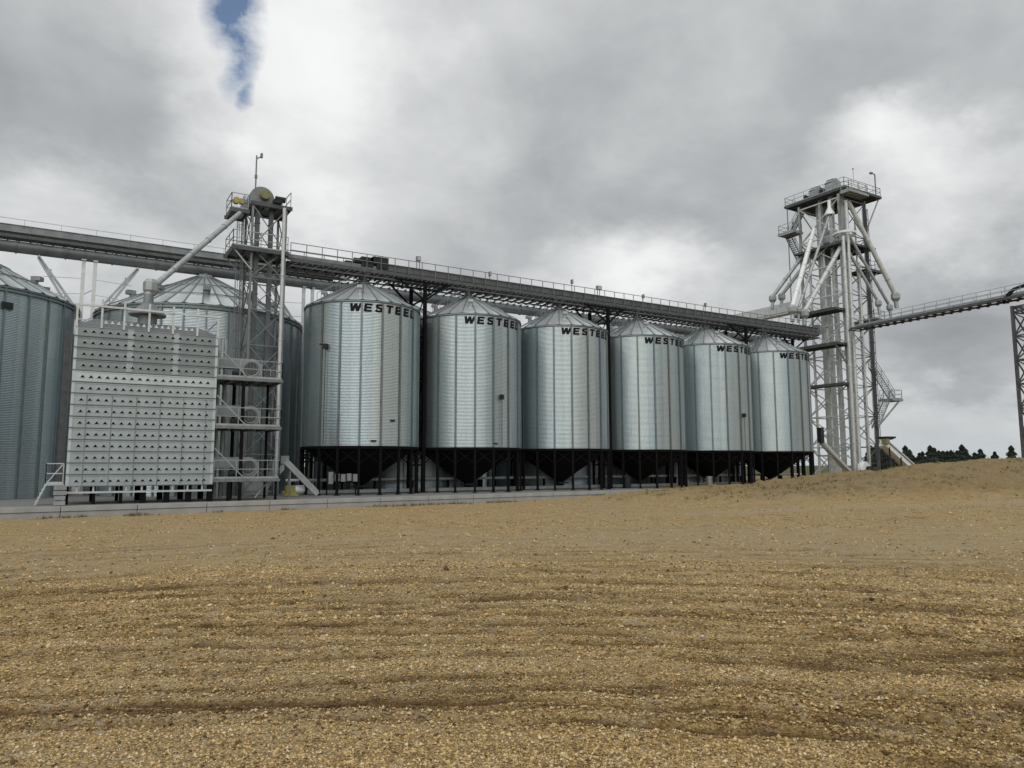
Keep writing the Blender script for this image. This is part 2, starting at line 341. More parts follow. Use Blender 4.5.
def build_stones():
    N1 = 210000; N2 = 110000; N = N1 + N2
    fo = np.radians(rng.uniform(-38, 38, N)); r = np.concatenate([3.3 + 11.5 * rng.random(N1) ** 1.6, 9 + 57 * rng.random(N2) ** 1.05])
    th = PI / 2 - YAW - fo; x = CAM.x + r * np.cos(th); y = CAM.y + r * np.sin(th); z, rut, _ = ground(x, y)
    size = np.clip(rng.lognormal(-4.78, .36, N), .004, .028) * (.85 + r * .03)
    size[N1:] = np.clip(rng.lognormal(-4.15, .42, N2), .008, .065)
    clump = vnoise(x * .8, y * .8, 77) * .6 + vnoise(x * .21, y * .21, 78) * .4
    keep = (np.arange(N) < N1) | (clump > .50) | (rng.random(N) < .25)
    keep &= (kerb_y(x) - y) > .35
    x, y, z, rut, size = (q[keep] for q in (x, y, z, rut, size)); N = len(x)
    base = np.array([(1, 0, 0), (0, 1, 0), (-1, 0, 0), (0, -1, 0), (0, 0, 1), (0, 0, -1)], float)
    v = base[None] * rng.uniform(.55, 1.25, (N, 6, 1)) + rng.normal(0, .16, (N, 6, 3))
    v *= np.stack([rng.uniform(.8, 1.35, N), rng.uniform(.7, 1.1, N), rng.uniform(.45, .85, N)], -1)[:, None]
    a = rng.uniform(0, 2 * PI, N); ca, sa = np.cos(a)[:, None], np.sin(a)[:, None]
    X = v[..., 0] * ca - v[..., 1] * sa; Y = v[..., 0] * sa + v[..., 1] * ca
    co = np.stack([X * size[:, None] + x[:, None], Y * size[:, None] + y[:, None], v[..., 2] * size[:, None] + (z + size * .2)[:, None]], -1).reshape(-1, 3)
    F = np.array([(0, 1, 4), (1, 2, 4), (2, 3, 4), (3, 0, 4), (1, 0, 5), (2, 1, 5), (3, 2, 5), (0, 3, 5)])
    fs = (np.arange(N)[:, None, None] * 6 + F[None]).reshape(-1, 3)
    me = bpy.data.meshes.new('gravel_stones'); me.vertices.add(len(co)); me.vertices.foreach_set('co', co.astype(np.float32).ravel())
    me.loops.add(fs.size); me.loops.foreach_set('vertex_index', fs.ravel().astype(np.int32))
    me.polygons.add(len(fs)); me.polygons.foreach_set('loop_start', np.arange(0, fs.size, 3, dtype=np.int32)); me.update(); me.validate()
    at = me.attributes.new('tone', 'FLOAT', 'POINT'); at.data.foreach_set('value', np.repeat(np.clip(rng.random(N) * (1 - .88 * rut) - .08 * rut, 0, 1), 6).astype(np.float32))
    m, n, b, L = nt('stone')
    t = node(n, 'ShaderNodeAttribute'); t.attribute_name = 'tone'
    L(ramp(n, L, t.outputs['Fac'], [(0, (.085, .048, .015)), (.2, (.27, .175, .068)), (.55, (.53, .365, .150)), (.88, (.68, .515, .265)), (1, (.74, .63, .46))]), b.inputs['Base Color'])
    b.inputs['Roughness'].default_value = .9
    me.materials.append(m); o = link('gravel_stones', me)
    tag(o, 'loose brown and tan gravel stones covering the yard in front', 'gravel', kind='stuff')
build_stones()
def build_weeds():
    N = 3200; x = np.concatenate([rng.uniform(-24, 24, 900), rng.uniform(2, 62, N - 900)])
    y = np.empty(N); y[:900] = kerb_y(x[:900]) - .24 - np.abs(rng.normal(0, .35, 900)); yc = -16 - .2 * x[900:]; y[900:] = yc + rng.normal(-1.5, 3.0, N - 900)
    z, _, m = ground(x, y); cl = vnoise(x * .6, y * .6, 91); keep = np.where(np.arange(N) < 900, cl > .52, (cl > .5) & (m > .12)) & (kerb_y(x) - y > .22)
    x, y, z = x[keep], y[keep], z[keep]; N = len(x); B = 5
    a = rng.uniform(0, 2 * PI, (N, B)); h = rng.uniform(.05, .20, (N, B)); w = rng.uniform(.012, .03, (N, B)); le = h * rng.uniform(.3, 1.0, (N, B))
    c = np.stack([np.repeat(x[:, None], B, 1) + rng.normal(0, .05, (N, B)), np.repeat(y[:, None], B, 1) + rng.normal(0, .05, (N, B)), np.repeat(z[:, None], B, 1) - .02], -1)
    d = np.stack([np.cos(a), np.sin(a), 0 * a], -1); q = np.stack([-np.sin(a), np.cos(a), 0 * a], -1); up = np.array([0, 0, 1.])
    co = np.stack([c - q * w[..., None], c + q * w[..., None], c + d * le[..., None] + up * h[..., None]], 2).reshape(-1, 3)
    me = bpy.data.meshes.new('weeds'); me.from_pydata(co.tolist(), [], np.arange(len(co)).reshape(-1, 3).tolist())
    me.materials.append(simple('dry_weeds', (.16, .145, .065), .85, 0, .45, .8)); tag(link('weeds', me), 'thin low weeds growing on the gravel bank and along the kerb', 'weeds', kind='stuff')
build_weeds()
# concrete pad under the bins, edged by the kerb
pb = MB(); xs = [-60, 75]
pb.prism([(-60, kerb_y(-60) + .25, -.35), (75, kerb_y(75) + .25, -.35), (75, 40, -.35), (-60, 40, -.35)], (0, 0, .35))
tag(pb.obj('concrete_pad', 'concrete'), kind='structure')
kt = thing('kerb_wall', 'long low pale concrete kerb wall along the edge of the gravel yard', 'kerb', (0, kerb_y(0), 0), math.atan(.06))
kb = MB(); kb.box((1.515, 0, -.26), (3.03, .36, .42)); kb.box((1.515, .02, -.04), (3.03, .26, .05)); kb.box((1.515, -.01, .085), (3.03, .42, .21))
km = kb.mesh('kerb_section', 'kerb')
for i in range(-9, 9): link('kerb_section', km, kt, (i * 3.06 + .02, 0, 0))

# ------------------------------------------------------------------ bins
def wall_mesh(name, R, z0, z1, mat, seg=108):
    vs = []; fs = []
    for i in range(seg):
        t = 2 * PI * i / seg; vs += [(R * math.cos(t), R * math.sin(t), z0), (R * math.cos(t), R * math.sin(t), z1)]
    for i in range(seg): j = (i + 1) % seg; fs.append((2 * i, 2 * j, 2 * j + 1, 2 * i + 1))
    me = bpy.data.meshes.new(name); me.from_pydata(vs, [], fs); uv = me.uv_layers.new(name='UVMap')
    for i in range(seg):
        a, b_ = i * 2 * PI * R / seg, (i + 1) * 2 * PI * R / seg
        for k, q in enumerate(((a, z0), (b_, z0), (b_, z1), (a, z1))): uv.data[4 * i + k].uv = q
    me.polygons.foreach_set('use_smooth', [True] * seg); me.materials.append(M[mat]); return me
def roof_mesh(name, R, z0, z1, rt, ribs, ribh, mat):
    mb = MB(); n = ribs * 4; vs = []; prof = [0, .02, .35, .7, 1]
    for i in range(n):
        t = 2 * PI * i / n; hgt = ribh if i % 4 == 0 else 0
        for q in prof:
            r = R + (rt - R) * q; vs.append((r * math.cos(t), r * math.sin(t), z0 + (z1 - z0) * q + hgt * (1 - .6 * q)))
    k = len(prof); fs = []
    for i in range(n):
        j = (i + 1) % n
        for q in range(k - 1): fs.append((i * k + q, j * k + q, j * k + q + 1, i * k + q + 1))
    mb.add(vs, fs)
    for i in range(0, n, 4):
        t = 2 * PI * i / n; w = .035 * (R / 4) ** .5; tx, ty = -math.sin(t) * w, math.cos(t) * w; rb = []
        for q in (0.0, .96):
            r = R + (rt - R) * q; z = z0 + (z1 - z0) * q + ribh * (1 - .6 * q); x, y = r * math.cos(t), r * math.sin(t)
            rb += [(x + tx, y + ty, z - .02), (x + tx, y + ty, z + .035), (x - tx, y - ty, z + .035), (x - tx, y - ty, z - .02)]
        mb.add(rb, [(0, 1, 5, 4), (1, 2, 6, 5), (2, 3, 7, 6), (0, 3, 2, 1), (4, 5, 6, 7)], 2)
    # eave lip
    mb.lathe([(R - .12, z0 - .02), (R + .01, z0 - .03), (R + .02, z0 - .10), (R - .02, z0 - .11)], seg=72, mi=1)
    return mb.mesh(name, [mat, 'stiff', 'seam'], 25)
STROKES = {  # strokes on a unit-high letter; each stroke is a thick polyline
 'W': (1.20, [[(.10, 1), (.30, 0)], [(.30, 0), (.60, .95)], [(.60, .95), (.82, 0)], [(.82, 0), (1.12, 1)]]),
 'E': (.86, [[(.12, 0), (.12, 1)], [(.12, .89), (.82, .89)], [(.12, .5), (.74, .5)], [(.12, .11), (.82, .11)]]),
 'S': (.86, [[(.80, .80), (.66, .90), (.28, .90), (.13, .78), (.16, .60), (.40, .52), (.66, .44), (.76, .28), (.64, .12), (.26, .10), (.08, .24)]]),
 'T': (.86, [[(.02, .89), (.84, .89)], [(.43, 0), (.43, .9)]]),
 'L': (.80, [[(.12, 0), (.12, 1)], [(.12, .11), (.78, .11)]])}
def lettering(R, a0, z0, H, text='WESTEEL', gap=.33):
    mb = MB(); u = 0; T = .285
    for ch in text:
        w, strokes = STROKES[ch]
        for si, st in enumerate(strokes):
            for p, q in zip(st, st[1:]):
                n = 4; px, py = p; qx, qy = q; L = math.hypot(qx - px, qy - py); nx, ny = -(qy - py) / L * T / 2, (qx - px) / L * T / 2
                ext = .035 if ch == 'S' else 0; ex, ey = (qx - px) / L * ext, (qy - py) / L * ext
                vs = []
                for i in range(n + 1):
                    f = i / n; x = px - ex + (qx - px + 2 * ex) * f; y = py - ey + (qy - py + 2 * ey) * f
                    for s in (1, -1):
                        X = x + nx * s; Yv = min(1., max(0., y + ny * s))
                        X += .10 * Yv                                # slight slant
                        a = a0 + (u + X * H * 1.12) / R
                        rr = R + .016 + .003 * si
                        vs.append((rr * math.cos(a), rr * math.sin(a), z0 + Yv * H))
                mb.add(vs, [(2 * i, 2 * i + 1, 2 * i + 3, 2 * i + 2) for i in range(n)])
        u += (w * 1.12 + gap) * H
    return mb
HB = dict(R=4.11, z1=3.25, z2=13.17, z3=15.25, SP=8.762)
def make_hopper_bin():
    R, z1, z2, z3 = HB['R'], HB['z1'], HB['z2'], HB['z3']; NS = 18
    t = thing('hopper_bin', 'x', 'grain bin')
    w = link('wall', wall_mesh('wall', R, z1, z2, 'wall'), t)
    rf = link('roof', roof_mesh('roof', R + .07, z2, z3, .42, 26, .05, 'roof'), t)
    cp = MB(); cp.lathe([(.44, z3 - .06), (.46, z3 + .08), (.30, z3 + .16), (.27, z3 + .75), (.27, z3 + .8), (.0, z3 + .8)], seg=16); cp.obj('inlet_collar', 'stiff', rf, 30)
    hb = MB(); a = math.radians(-40); c, s_ = math.cos(a), math.sin(a)
    Rm = Matrix.Rotation(a, 3, 'Z') @ Matrix.Rotation(math.radians(28), 3, 'Y')
    hb.box((2.5 * c, 2.5 * s_, z2 + .98), (.75, .7, .16), R=Rm); hb.obj('roof_hatch', 'dull', rf)
    for ang in (20, 95, 170, 245):
        vm = MB(); q = math.radians(ang); p = Vector((2.7 * math.cos(q), 2.7 * math.sin(q), z2 + .72)); vm.tube(p, p + Vector((0, 0, .45)), .17, 10); vm.box(p + Vector((.12 * math.cos(q), .12 * math.sin(q), .5)), (.42, .36, .2), q); vm.obj('roof_vent', 'galv', rf)
    ld = MB(); q = math.radians(205); rad = Vector((math.cos(q), math.sin(q), 0)); tan = Vector((-rad.y, rad.x, 0))
    def rp(f): return rad * (R + .1 + (.5 - R) * f) + Vector((0, 0, z2 + .12 + (z3 - z2) * f))
    for s in (-1, 1):
        ld.bar(rp(0) + tan * .2 * s, rp(.95) + tan * .2 * s, .05); ld.bar(rp(0) + tan * .2 * s + Vector((0, 0, .55)), rp(.95) + tan * .2 * s + Vector((0, 0, .55)), .035)
        for i in range(5): f = i / 4 * .95; ld.bar(rp(f) + tan * .2 * s, rp(f) + tan * .2 * s + Vector((0, 0, .55)), .03)
    for i in range(11): ld.bar(rp(i / 11) - tan * .2, rp(i / 11) + tan * .2, .035)
    ld.obj('roof_ladder', 'dull', rf)
    sm = MB(); sm.box((R + .035, 0, (z1 + z2) / 2 - .05), (.06, .06, z2 - z1 - .16)); sm.box((R + .055, .05, (z1 + z2) / 2 - .05), (.012, .04, z2 - z1 - .2)); sm.box((R + .055, -.05, (z1 + z2) / 2 - .05), (.012, .04, z2 - z1 - .2))
    sme = sm.mesh('stiffener', 'stiff')
    lg = MB(); lg.box((R - .02, 0, z1 / 2 - .05), (.17, .15, z1 - .1)); lg.box((R - .02, 0, .02), (.34, .34, .04)); lge = lg.mesh('leg', 'black')
    br = MB(); a1 = 2 * PI / NS; p0 = (R - .05, 0); p1 = ((R - .05) * math.cos(a1), (R - .05) * math.sin(a1))
    br.bar((*p0, z1 - .12), (*p1, z1 - 1.15), .05); br.bar((p1[0], p1[1], z1 - .12), (*p0, z1 - 1.15), .048); bre = br.mesh('cross_brace', 'black')
    a00 = math.radians(-111)
    for i in range(NS):
        r = a00 + a1 * i
        link('stiffener', sme, t, rz=r); link('leg', lge, t, rz=r); link('cross_brace', bre, t, rz=r)
    rb = MB(); rb.lathe([(R - .12, z1 - .16), (R + .05, z1 - .16), (R + .07, z1 - .02), (R + .02, z1 + .04), (R - .12, z1 + .04)], seg=72); rb.obj('base_ring', 'black', t, 30)
    hp = MB(); hp.lathe([(R - .13, z1 - .05), (.32, .62), (.3, .30), (.0, .3)], seg=54); h = hp.obj('hopper_cone', 'black', t, 30)
    g = MB(); g.box((0, 0, .5), (.75, .75, .12)); g.box((.55, 0, .5), (.5, .3, .1)); g.obj('slide_gate', 'dark', h)
    lettering(R, math.radians(-122.8), z2 - .80, .58).obj('lettering', 'letter', w)
    return t
bin_labels = ['galvanised hopper bin at the left end of the row beside the braced elevator tower',
  'second hopper bin from the left, with a level box low on its wall',
  'third hopper bin from the left with clean seamed wall and black cone',
  'fourth hopper bin from the left between the level box bins',
  'second hopper bin from the right with a dark level box and cable',
  'galvanised hopper bin at the right end of the row beside the tall tower']
b0 = make_hopper_bin(); bins = [b0]
for i in range(1, 6): bins.append(copy_tree(b0))
for i, b in enumerate(bins):
    b.location = (i * HB['SP'], 0, 0); b['label'] = bin_labels[i]; b['group'] = 'row of hopper bins'
def level_box(b, ang, z):
    R = HB['R']; a = math.radians(ang); p = Vector(((R + .14) * math.cos(a), (R + .14) * math.sin(a), z))
    m = MB(); m.box(p, (.22, .26, .34), a); m.tube(p + Vector((0, 0, .1)), p + Vector((0, 0, .1)) + Vector((math.cos(a - .9), math.sin(a - .9), .1)) * .42, .05, 8)
    m.path([p, p + Vector((0, 0, -.8)), Vector((p.x, p.y, HB['z1'] + .1))], .022); m.obj('level_box', 'dark', b)
level_box(bins[0], -145, 10.0); level_box(bins[1], -82, 7.0); level_box(bins[4], -86, 6.5)
def plate(b, ang, z):
    R = HB['R'] + .05; a = math.radians(ang); m = MB(); m.box((R * math.cos(a), R * math.sin(a), z), (.03, .38, .11), a); m.obj('name_plate', 'dark', b)
plate(bins[0], -79, 5.0); plate(bins[0], -98, 3.6); plate(bins[1], -89, 3.55)

BB = dict(R=7.2, z2=12.8, z3=16.3)
def make_big_bin():
    R, z2, z3 = BB['R'], BB['z2'], BB['z3']; NS = 32
    t = thing('storage_bin', 'x', 'grain bin')
    w = link('wall', wall_mesh('wall', R, 0.02, z2, 'bigwall', 144), t)
    rf = link('roof', roof_mesh('roof', R + .1, z2, z3, .7, 40, .07, 'roof'), t)
    cp = MB(); cp.lathe([(.74, z3 - .08), (.76, z3 + .04), (.4, z3 + .1), (.36, z3 + .16), (.0, z3 + .16)], seg=18); cp.obj('inlet_collar', 'galv', rf, 30)
    for k in range(10):
        vm = MB(); q = 2 * PI * k / 10 + .2; p = Vector((5.0 * math.cos(q), 5.0 * math.sin(q), z2 + 1.0)); vm.tube(p, p + Vector((0, 0, .5)), .24, 10); vm.box(p + Vector((.16 * math.cos(q), .16 * math.sin(q), .55)), (.6, .5, .28), q); vm.obj('roof_vent', 'dull', rf)
    rg = MB()
    for f in (.3, .62): 
        r = R + (.7 - R) * f; z = z2 + (z3 - z2) * f + .12; rg.lathe([(r - .03, z - .03), (r + .03, z - .03), (r + .03, z + .03), (r - .03, z + .03), (r - .03, z - .03)], seg=60)
    rg.obj('roof_ring', 'stiff', rf)
    sm = MB(); sm.box((R + .05, 0, z2 / 2), (.09, .10, z2 - .1)); me = sm.mesh('stiffener', 'stiff')
    for i in range(NS): link('stiffener', me, t, rz=2 * PI * (i + .4) / NS)
    wr = MB()
    for z in (z2 - .28, z2 - .06): wr.lathe([(R + .01, z - .05), (R + .12, z - .05), (R + .12, z + .05), (R + .01, z + .05)], seg=72)
    wr.obj('wind_ring', 'stiff', t)
    return t
g0 = make_big_bin(); BX = [-25.05] + [-9.67 + 15.92 * k for k in (0, 1, 2, 3)]
bl = ['wide flat-bottomed storage bin at the left edge, beside the pale dryer',
      'wide storage bin standing behind the pale dryer and braced tower',
      'wide storage bin behind the two leftmost hopper bins',
      'wide storage bin behind the third hopper bin, mostly hidden',
      'wide storage bin behind the fourth and fifth hopper bins']
for k, x in enumerate(BX):
    b = g0 if k == 0 else copy_tree(g0); b.location = (x, 8.4, 0); b['label'] = bl[k]; b['group'] = 'wide storage bins behind'
lb = MB(); aa = math.radians(-62); lb.box((7.28 * math.cos(aa), 7.28 * math.sin(aa), 11.6), (.1, .62, .42), aa); lb.obj('wall_hatch', 'dark', g0)

# ------------------------------------------------------------------ front conveyor over the hopper bins
def conveyor_front():
    t = thing('overhead_conveyor', 'long boxed conveyor and railed catwalk above the row of hopper bins', 'conveyor', (0, 0, -.22))
    x0, x1 = -5.6, 51.6
    c = MB(); c.box(((1.5 + x1) / 2, -.42, 16.78), (x1 - 1.5, .62, .44)); c.box(((1.5 + x1) / 2, -.42, 17.02), (x1 - 1.5, .68, .03))
    for i in range(18): c.box((1.5 + i * 2.95, -.42, 16.79), (.07, .67, .56))
    for i in range(34): c.box((2.2 + i * 1.46, -.745, 16.78), (.05, .03, .5), mi=1)
    c.obj('conveyor_casing', ['case', 'grate'], t)
    c = MB(); c.box((x0 + 3.5, -.42, 16.62), (7.2, .5, .3)); c.obj('return_trough', 'dull', t)
    k = MB(); k.box(((x0 + x1) / 2, .55, 16.46), (x1 - x0, .95, .06)); k.obj('catwalk_deck', 'grate', t)
    s = MB()
    for y in (-.82, 1.06): s.bar((x0, y, 16.34), (x1, y, 16.34), .09, .26); s.bar((x0, y, 15.92), (x1, y, 15.92), .09, .10)
    n = int((x1 - x0) / .76)
    for i in range(n + 1):
        x = x0 + i * .76; s.bar((x, -.92, 16.15), (x, 1.16, 16.15), .09, .12)
        s.bar((x, -.95, 15.87), (x, 1.2, 15.87), .17, .10)
        if i < n:
            for y in (-.82, 1.06): s.bar((x, y, 15.92), (x + .76, y, 16.3), .05)
    s.obj('support_truss', 'grate', t)
    r = MB(); rail(r, [(x0, -.86, 16.45), (x1, -.86, 16.45)], 1.07, 1.1, .026, kick=False); rail(r, [(x0, 1.08, 16.45), (x1, 1.08, 16.45)], 1.07, 1.45, .026)
    r.obj('railing', 'steel', t)
    for i in range(6):
        x = i * HB['SP']; d = MB(); d.tube((x, 0, 16.1), (x, 0, 16.7), .27, 14); d.box((x, -.1, 16.3), (.7, .9, .25)); d.obj('drop_spout', 'galv', t)
    m = MB(); m.box((.0, -.4, 17.0), (.9, .7, .7)); m.box((1.15, -.4, 17.05), (.9, .85, .85)); m.tube((-.9, -.35, 17.05), (-.35, -.35, 17.05), .24, 12); m.box((-1.3, -.4, 16.8), (.6, .4, .25)); m.tube((.55, -.75, 17.2), (.55, .1, 17.2), .3, 14)
    m.obj('drive_unit', 'dark', t, 40)
    e = MB(); e.prism([(x1 - .2, -.78, 16.3), (x1 + .5, -.78, 16.35), (x1 + .85, -.78, 16.6), (x1 + .85, -.78, 17.0), (x1 + .5, -.78, 17.35), (x1 - .2, -.78, 17.4)], (0, .74, 0)); e.obj('tail_hood', 'dull', t)
    return t
cvf = conveyor_front()
for k, (x, h, w) in enumerate([(4.74, .75, .34), (11.2, .42, .16), (19.6, .85, .16), (22.6, .65, .5), (27.9, .5, .16), (36.1, .6, .18)]):
    lab = ['twin floodlight on a short post over the gap after the first bin', 'short thin lamp post on the catwalk above the second hopper bin', 'slim lamp post on the catwalk above the third hopper bin',
           'boxy floodlight on two legs over the gap before the fourth bin', 'short lamp post on the catwalk above the fourth hopper bin', 'short lamp post on the catwalk above the fifth hopper bin'][k]
    t = thing('catwalk_lamp', lab, 'lamp', (x, .9, 17.28), group='lamps along the catwalk')
    m = MB(); m.bar((-.12 if w > .3 else 0, 0, -.9), (-.12 if w > .3 else 0, 0, h - .1), .05)
    if w > .3: m.bar((.12, 0, -.9), (.12, 0, h - .1), .05)
    m.obj('post', 'dull', t)
    hd = MB(); hd.box((0, -.05, h + .05), (w, .25, .36)); ho = hd.obj('lamp_head', 'dull', t)
    ln = MB(); ln.box((0, -.183, h + .05), (w * .8, .012, .26)); ln.obj('lens', 'lens', ho)
# dark trestles that carry it in the gaps between the bins
def trestle(x, label, ya=-1.25, yb=1.35):
    t = thing('conveyor_trestle', label, 'support', (x, 0, 0), group='black trestles between the hopper bins')
    for y in (ya, yb):
        c = MB(); c.box((0, y, 7.85), (.24, .24, 15.7)); c.box((0, y, .02), (.5, .5, .04)); c.obj('column', 'black', t)
    b = MB()
    for z in (2, 5.2, 8.4, 11.6, 14.4): b.bar((0, ya, z), (0, yb, z), .1)
    for z in (2, 5.2, 8.4, 11.6): b.bar((0, ya, z), (0, yb, z + 3.2), .07); b.bar((0, yb, z), (0, ya, z + 3.2), .068)
    b.obj('bracing', 'black', t)
    a = MB()
    for y in (ya, yb):
        a.bar((0, y, 14.3), (-1.9, y * .7, 15.75), .12); a.bar((0, y, 14.3), (1.9, y * .7, 15.75), .12); a.bar((-2.3, y * .75, 15.78), (2.3, y * .75, 15.78), .14, .1)
    a.obj('knee_brace', 'black', t)
for x, l in ((4.38, 'black steel trestle in the gap between the first and second hopper bins'), (21.9, 'black steel trestle in the gap between the third and fourth hopper bins'),
             (39.43, 'black steel trestle in the gap between the two rightmost hopper bins'), (49.3, 'black steel trestle just right of the last hopper bin')): trestle(x, l, *((.9, 3.2) if x > 45 else ()))
# unloading conveyor below the hoppers
t = thing('unloading_conveyor', 'pale horizontal unloading conveyor running under the hopper bin cones', 'conveyor')
m = MB(); m.box((22.5, 0, .16), (56, .55, .24)); m.obj('casing', 'galv', t)
m = MB(); m.tube((-5, .95, .95), (50, .95, .95), .11, 8); m.obj('pipe', 'pale', t)
for i in range(19): m = MB(); m.box((-4.5 + i * 3, .95, .42), (.12, .2, .84)); m.obj('stand', 'black', t)
t = thing('control_cabinet', 'row of small white electrical boxes on a frame under the first hopper bin', 'cabinet', (-2.1, -2.4, 0))
for i in range(5): m = MB(); m.box((i * .42 - .8, 0, 1.15 + .04 * (i % 2)), (.3, .2, .5 if i else .8)); m.obj('electrical_box', 'galv', t)
m = MB(); m.bar((-1.1, .16, .85), (1.1, .16, .85), .07); m.bar((-1.1, .16, 1.3), (1.1, .16, 1.3), .07)
for x in (-1, 1): m.box((x, .16, .7), (.08, .08, 1.4))
m.obj('stand', 'black', t)
for x, z0, lab in ((23.2, 'a', 'dark drum lying under the fourth hopper bin'), (33.0, 'a', 'pale barrel standing beneath the fifth hopper bin')):
    t = thing('barrel', lab, 'barrel', (x, -1.9, 0)); m = MB(); m.lathe([(.0, 0.01), (.3, .01), (.3, .3), (.315, .32), (.3, .34), (.3, .62), (.315, .64), (.3, .66), (.3, .92), (.0, .92)], seg=18)
    m.obj('drum', 'dark' if 'dark' in lab else 'galv', t, 30)
# fix: the dark drum stands upright like the pale one
for o in C.objects:
    if o.get('label') == 'dark drum lying under the fourth hopper bin': o['label'] = 'dark drum standing under the fourth hopper bin'

# ------------------------------------------------------------------ back conveyors over the storage bins
t = thing('roof_conveyor', 'upper grey box conveyor running across the storage bin roofs at left', 'conveyor', (0, 8.4, 0))
m = MB(); m.box((-22.5, 0, 18.06), (46, .7, .46)); m.box((-22.5, 0, 18.31), (46, .82, .04))
for i in range(16): m.box((-45 + i * 3, 0, 18.06), (.08, .78, .54))
m.obj('conveyor_casing', 'dull', t)
m = MB()
for y in (-.42, .42): m.bar((-45.5, y, 17.52), (.5, y, 17.52), .08, .2)
for i in range(70): x = -45.4 + i * .66; m.bar((x, -.5, 17.46), (x, .5, 17.46), .1, .14)
m.obj('support_truss', 'grate', t)
r = MB(); rail(r, [(-45.5, .62, 18.0), (.5, .62, 18.0)], 1.0, 2.2, .018, kick=False); r.obj('railing', 'galv', t)
m = MB(); m.box((.9, 0, 18.0), (.9, .9, .8)); m.obj('tail_hood', 'galv', t)
t = thing('tube_conveyor', 'round grey tube conveyor running level behind the hopper bins to the tower', 'conveyor', (0, 8.4, 0))
m = MB(); m.tube((-46, 0, 16.87), (58, 0, 16.87), .40, 20)
for i in range(36): x = -45 + i * 2.9; m.tube((x, 0, 16.87), (x + .09, 0, 16.87), .455, 20)
m.obj('tube', 'case', t, 30)
m = MB(); m.box((29, .7, 17.40), (57, .8, .06))
for i in range(76): x = .8 + i * .75; m.bar((x, -.45, 17.33), (x, 1.1, 17.33), .09, .1)
m.obj('catwalk_deck', 'grate', t)
r = MB(); rail(r, [(.6, 1.08, 17.42), (57.5, 1.08, 17.42)], 1.0, 1.9, .022, kick=False); rail(r, [(.6, .3, 17.42), (57.5, .3, 17.42)], 1.0, 1.9, .022, kick=False); r.obj('railing', 'galv', t)
for x in BX:
    m = MB(); m.tube((x, 0, 16.2), (x, 0, 16.6), .3, 12); m.box((x, 0, 16.45), (.9, .8, .12)); m.obj('drop_spout', 'dull', t)
m = MB()
for i in range(25): x = -44 + i * 2.6; m.bar((x, .35, 16.8), (x, .35, 17.5), .07)
m.obj('hanger', 'dull', t)
def y_trestle(x, label):
    t = thing('forked_trestle', label, 'support', (x, 8.4, 0), group='forked trestles between the storage bins')
    for s in (-.36, .36):
        c = MB(); c.box((s, 0, 8.3), (.24, .22, 16.6)); c.box((s, 0, 16.55), (.3, .5, .12)); c.obj('column', 'pale', t)
    for s in (-1, 1):
        a = MB()
        for off in (0, .75):
            a.bar((s * (.45), -.12, 11.9 + off), (s * 3.1, -.12, 16.3 + off * .2), .16)
        for q in (.35, .7):
            p = Vector((s * (.45 + 2.65 * q), -.12, 11.9 + 4.4 * q)); a.bar(p, p + Vector((0, 0, .62)), .09)
        a.obj('fork_arm', 'galv', t)
    w = MB()
    for z in (13.0, 14.1, 15.2):
        for s in (-1, 1): w.bar((s * .4, 0, z), (s * (1.1 + (z - 13) * .75), 0, z - .15), .03)
    for z in range(2, 16, 2): w.bar((-.36, 0, z), (.36, 0, z + .5), .06)
    w.obj('tie_rod', 'galv', t)
yl = ['pale forked trestle between the left edge bin and the bin behind the dryer', 'pale forked trestle seen just left of the first hopper bin roof',
      'forked trestle behind the second and third hopper bins', 'forked trestle behind the fourth hopper bin', 'forked trestle behind the rightmost hopper bins']
for k in range(4): y_trestle(-17.36 if k == 0 else -17.63 + 15.92 * k, yl[k])

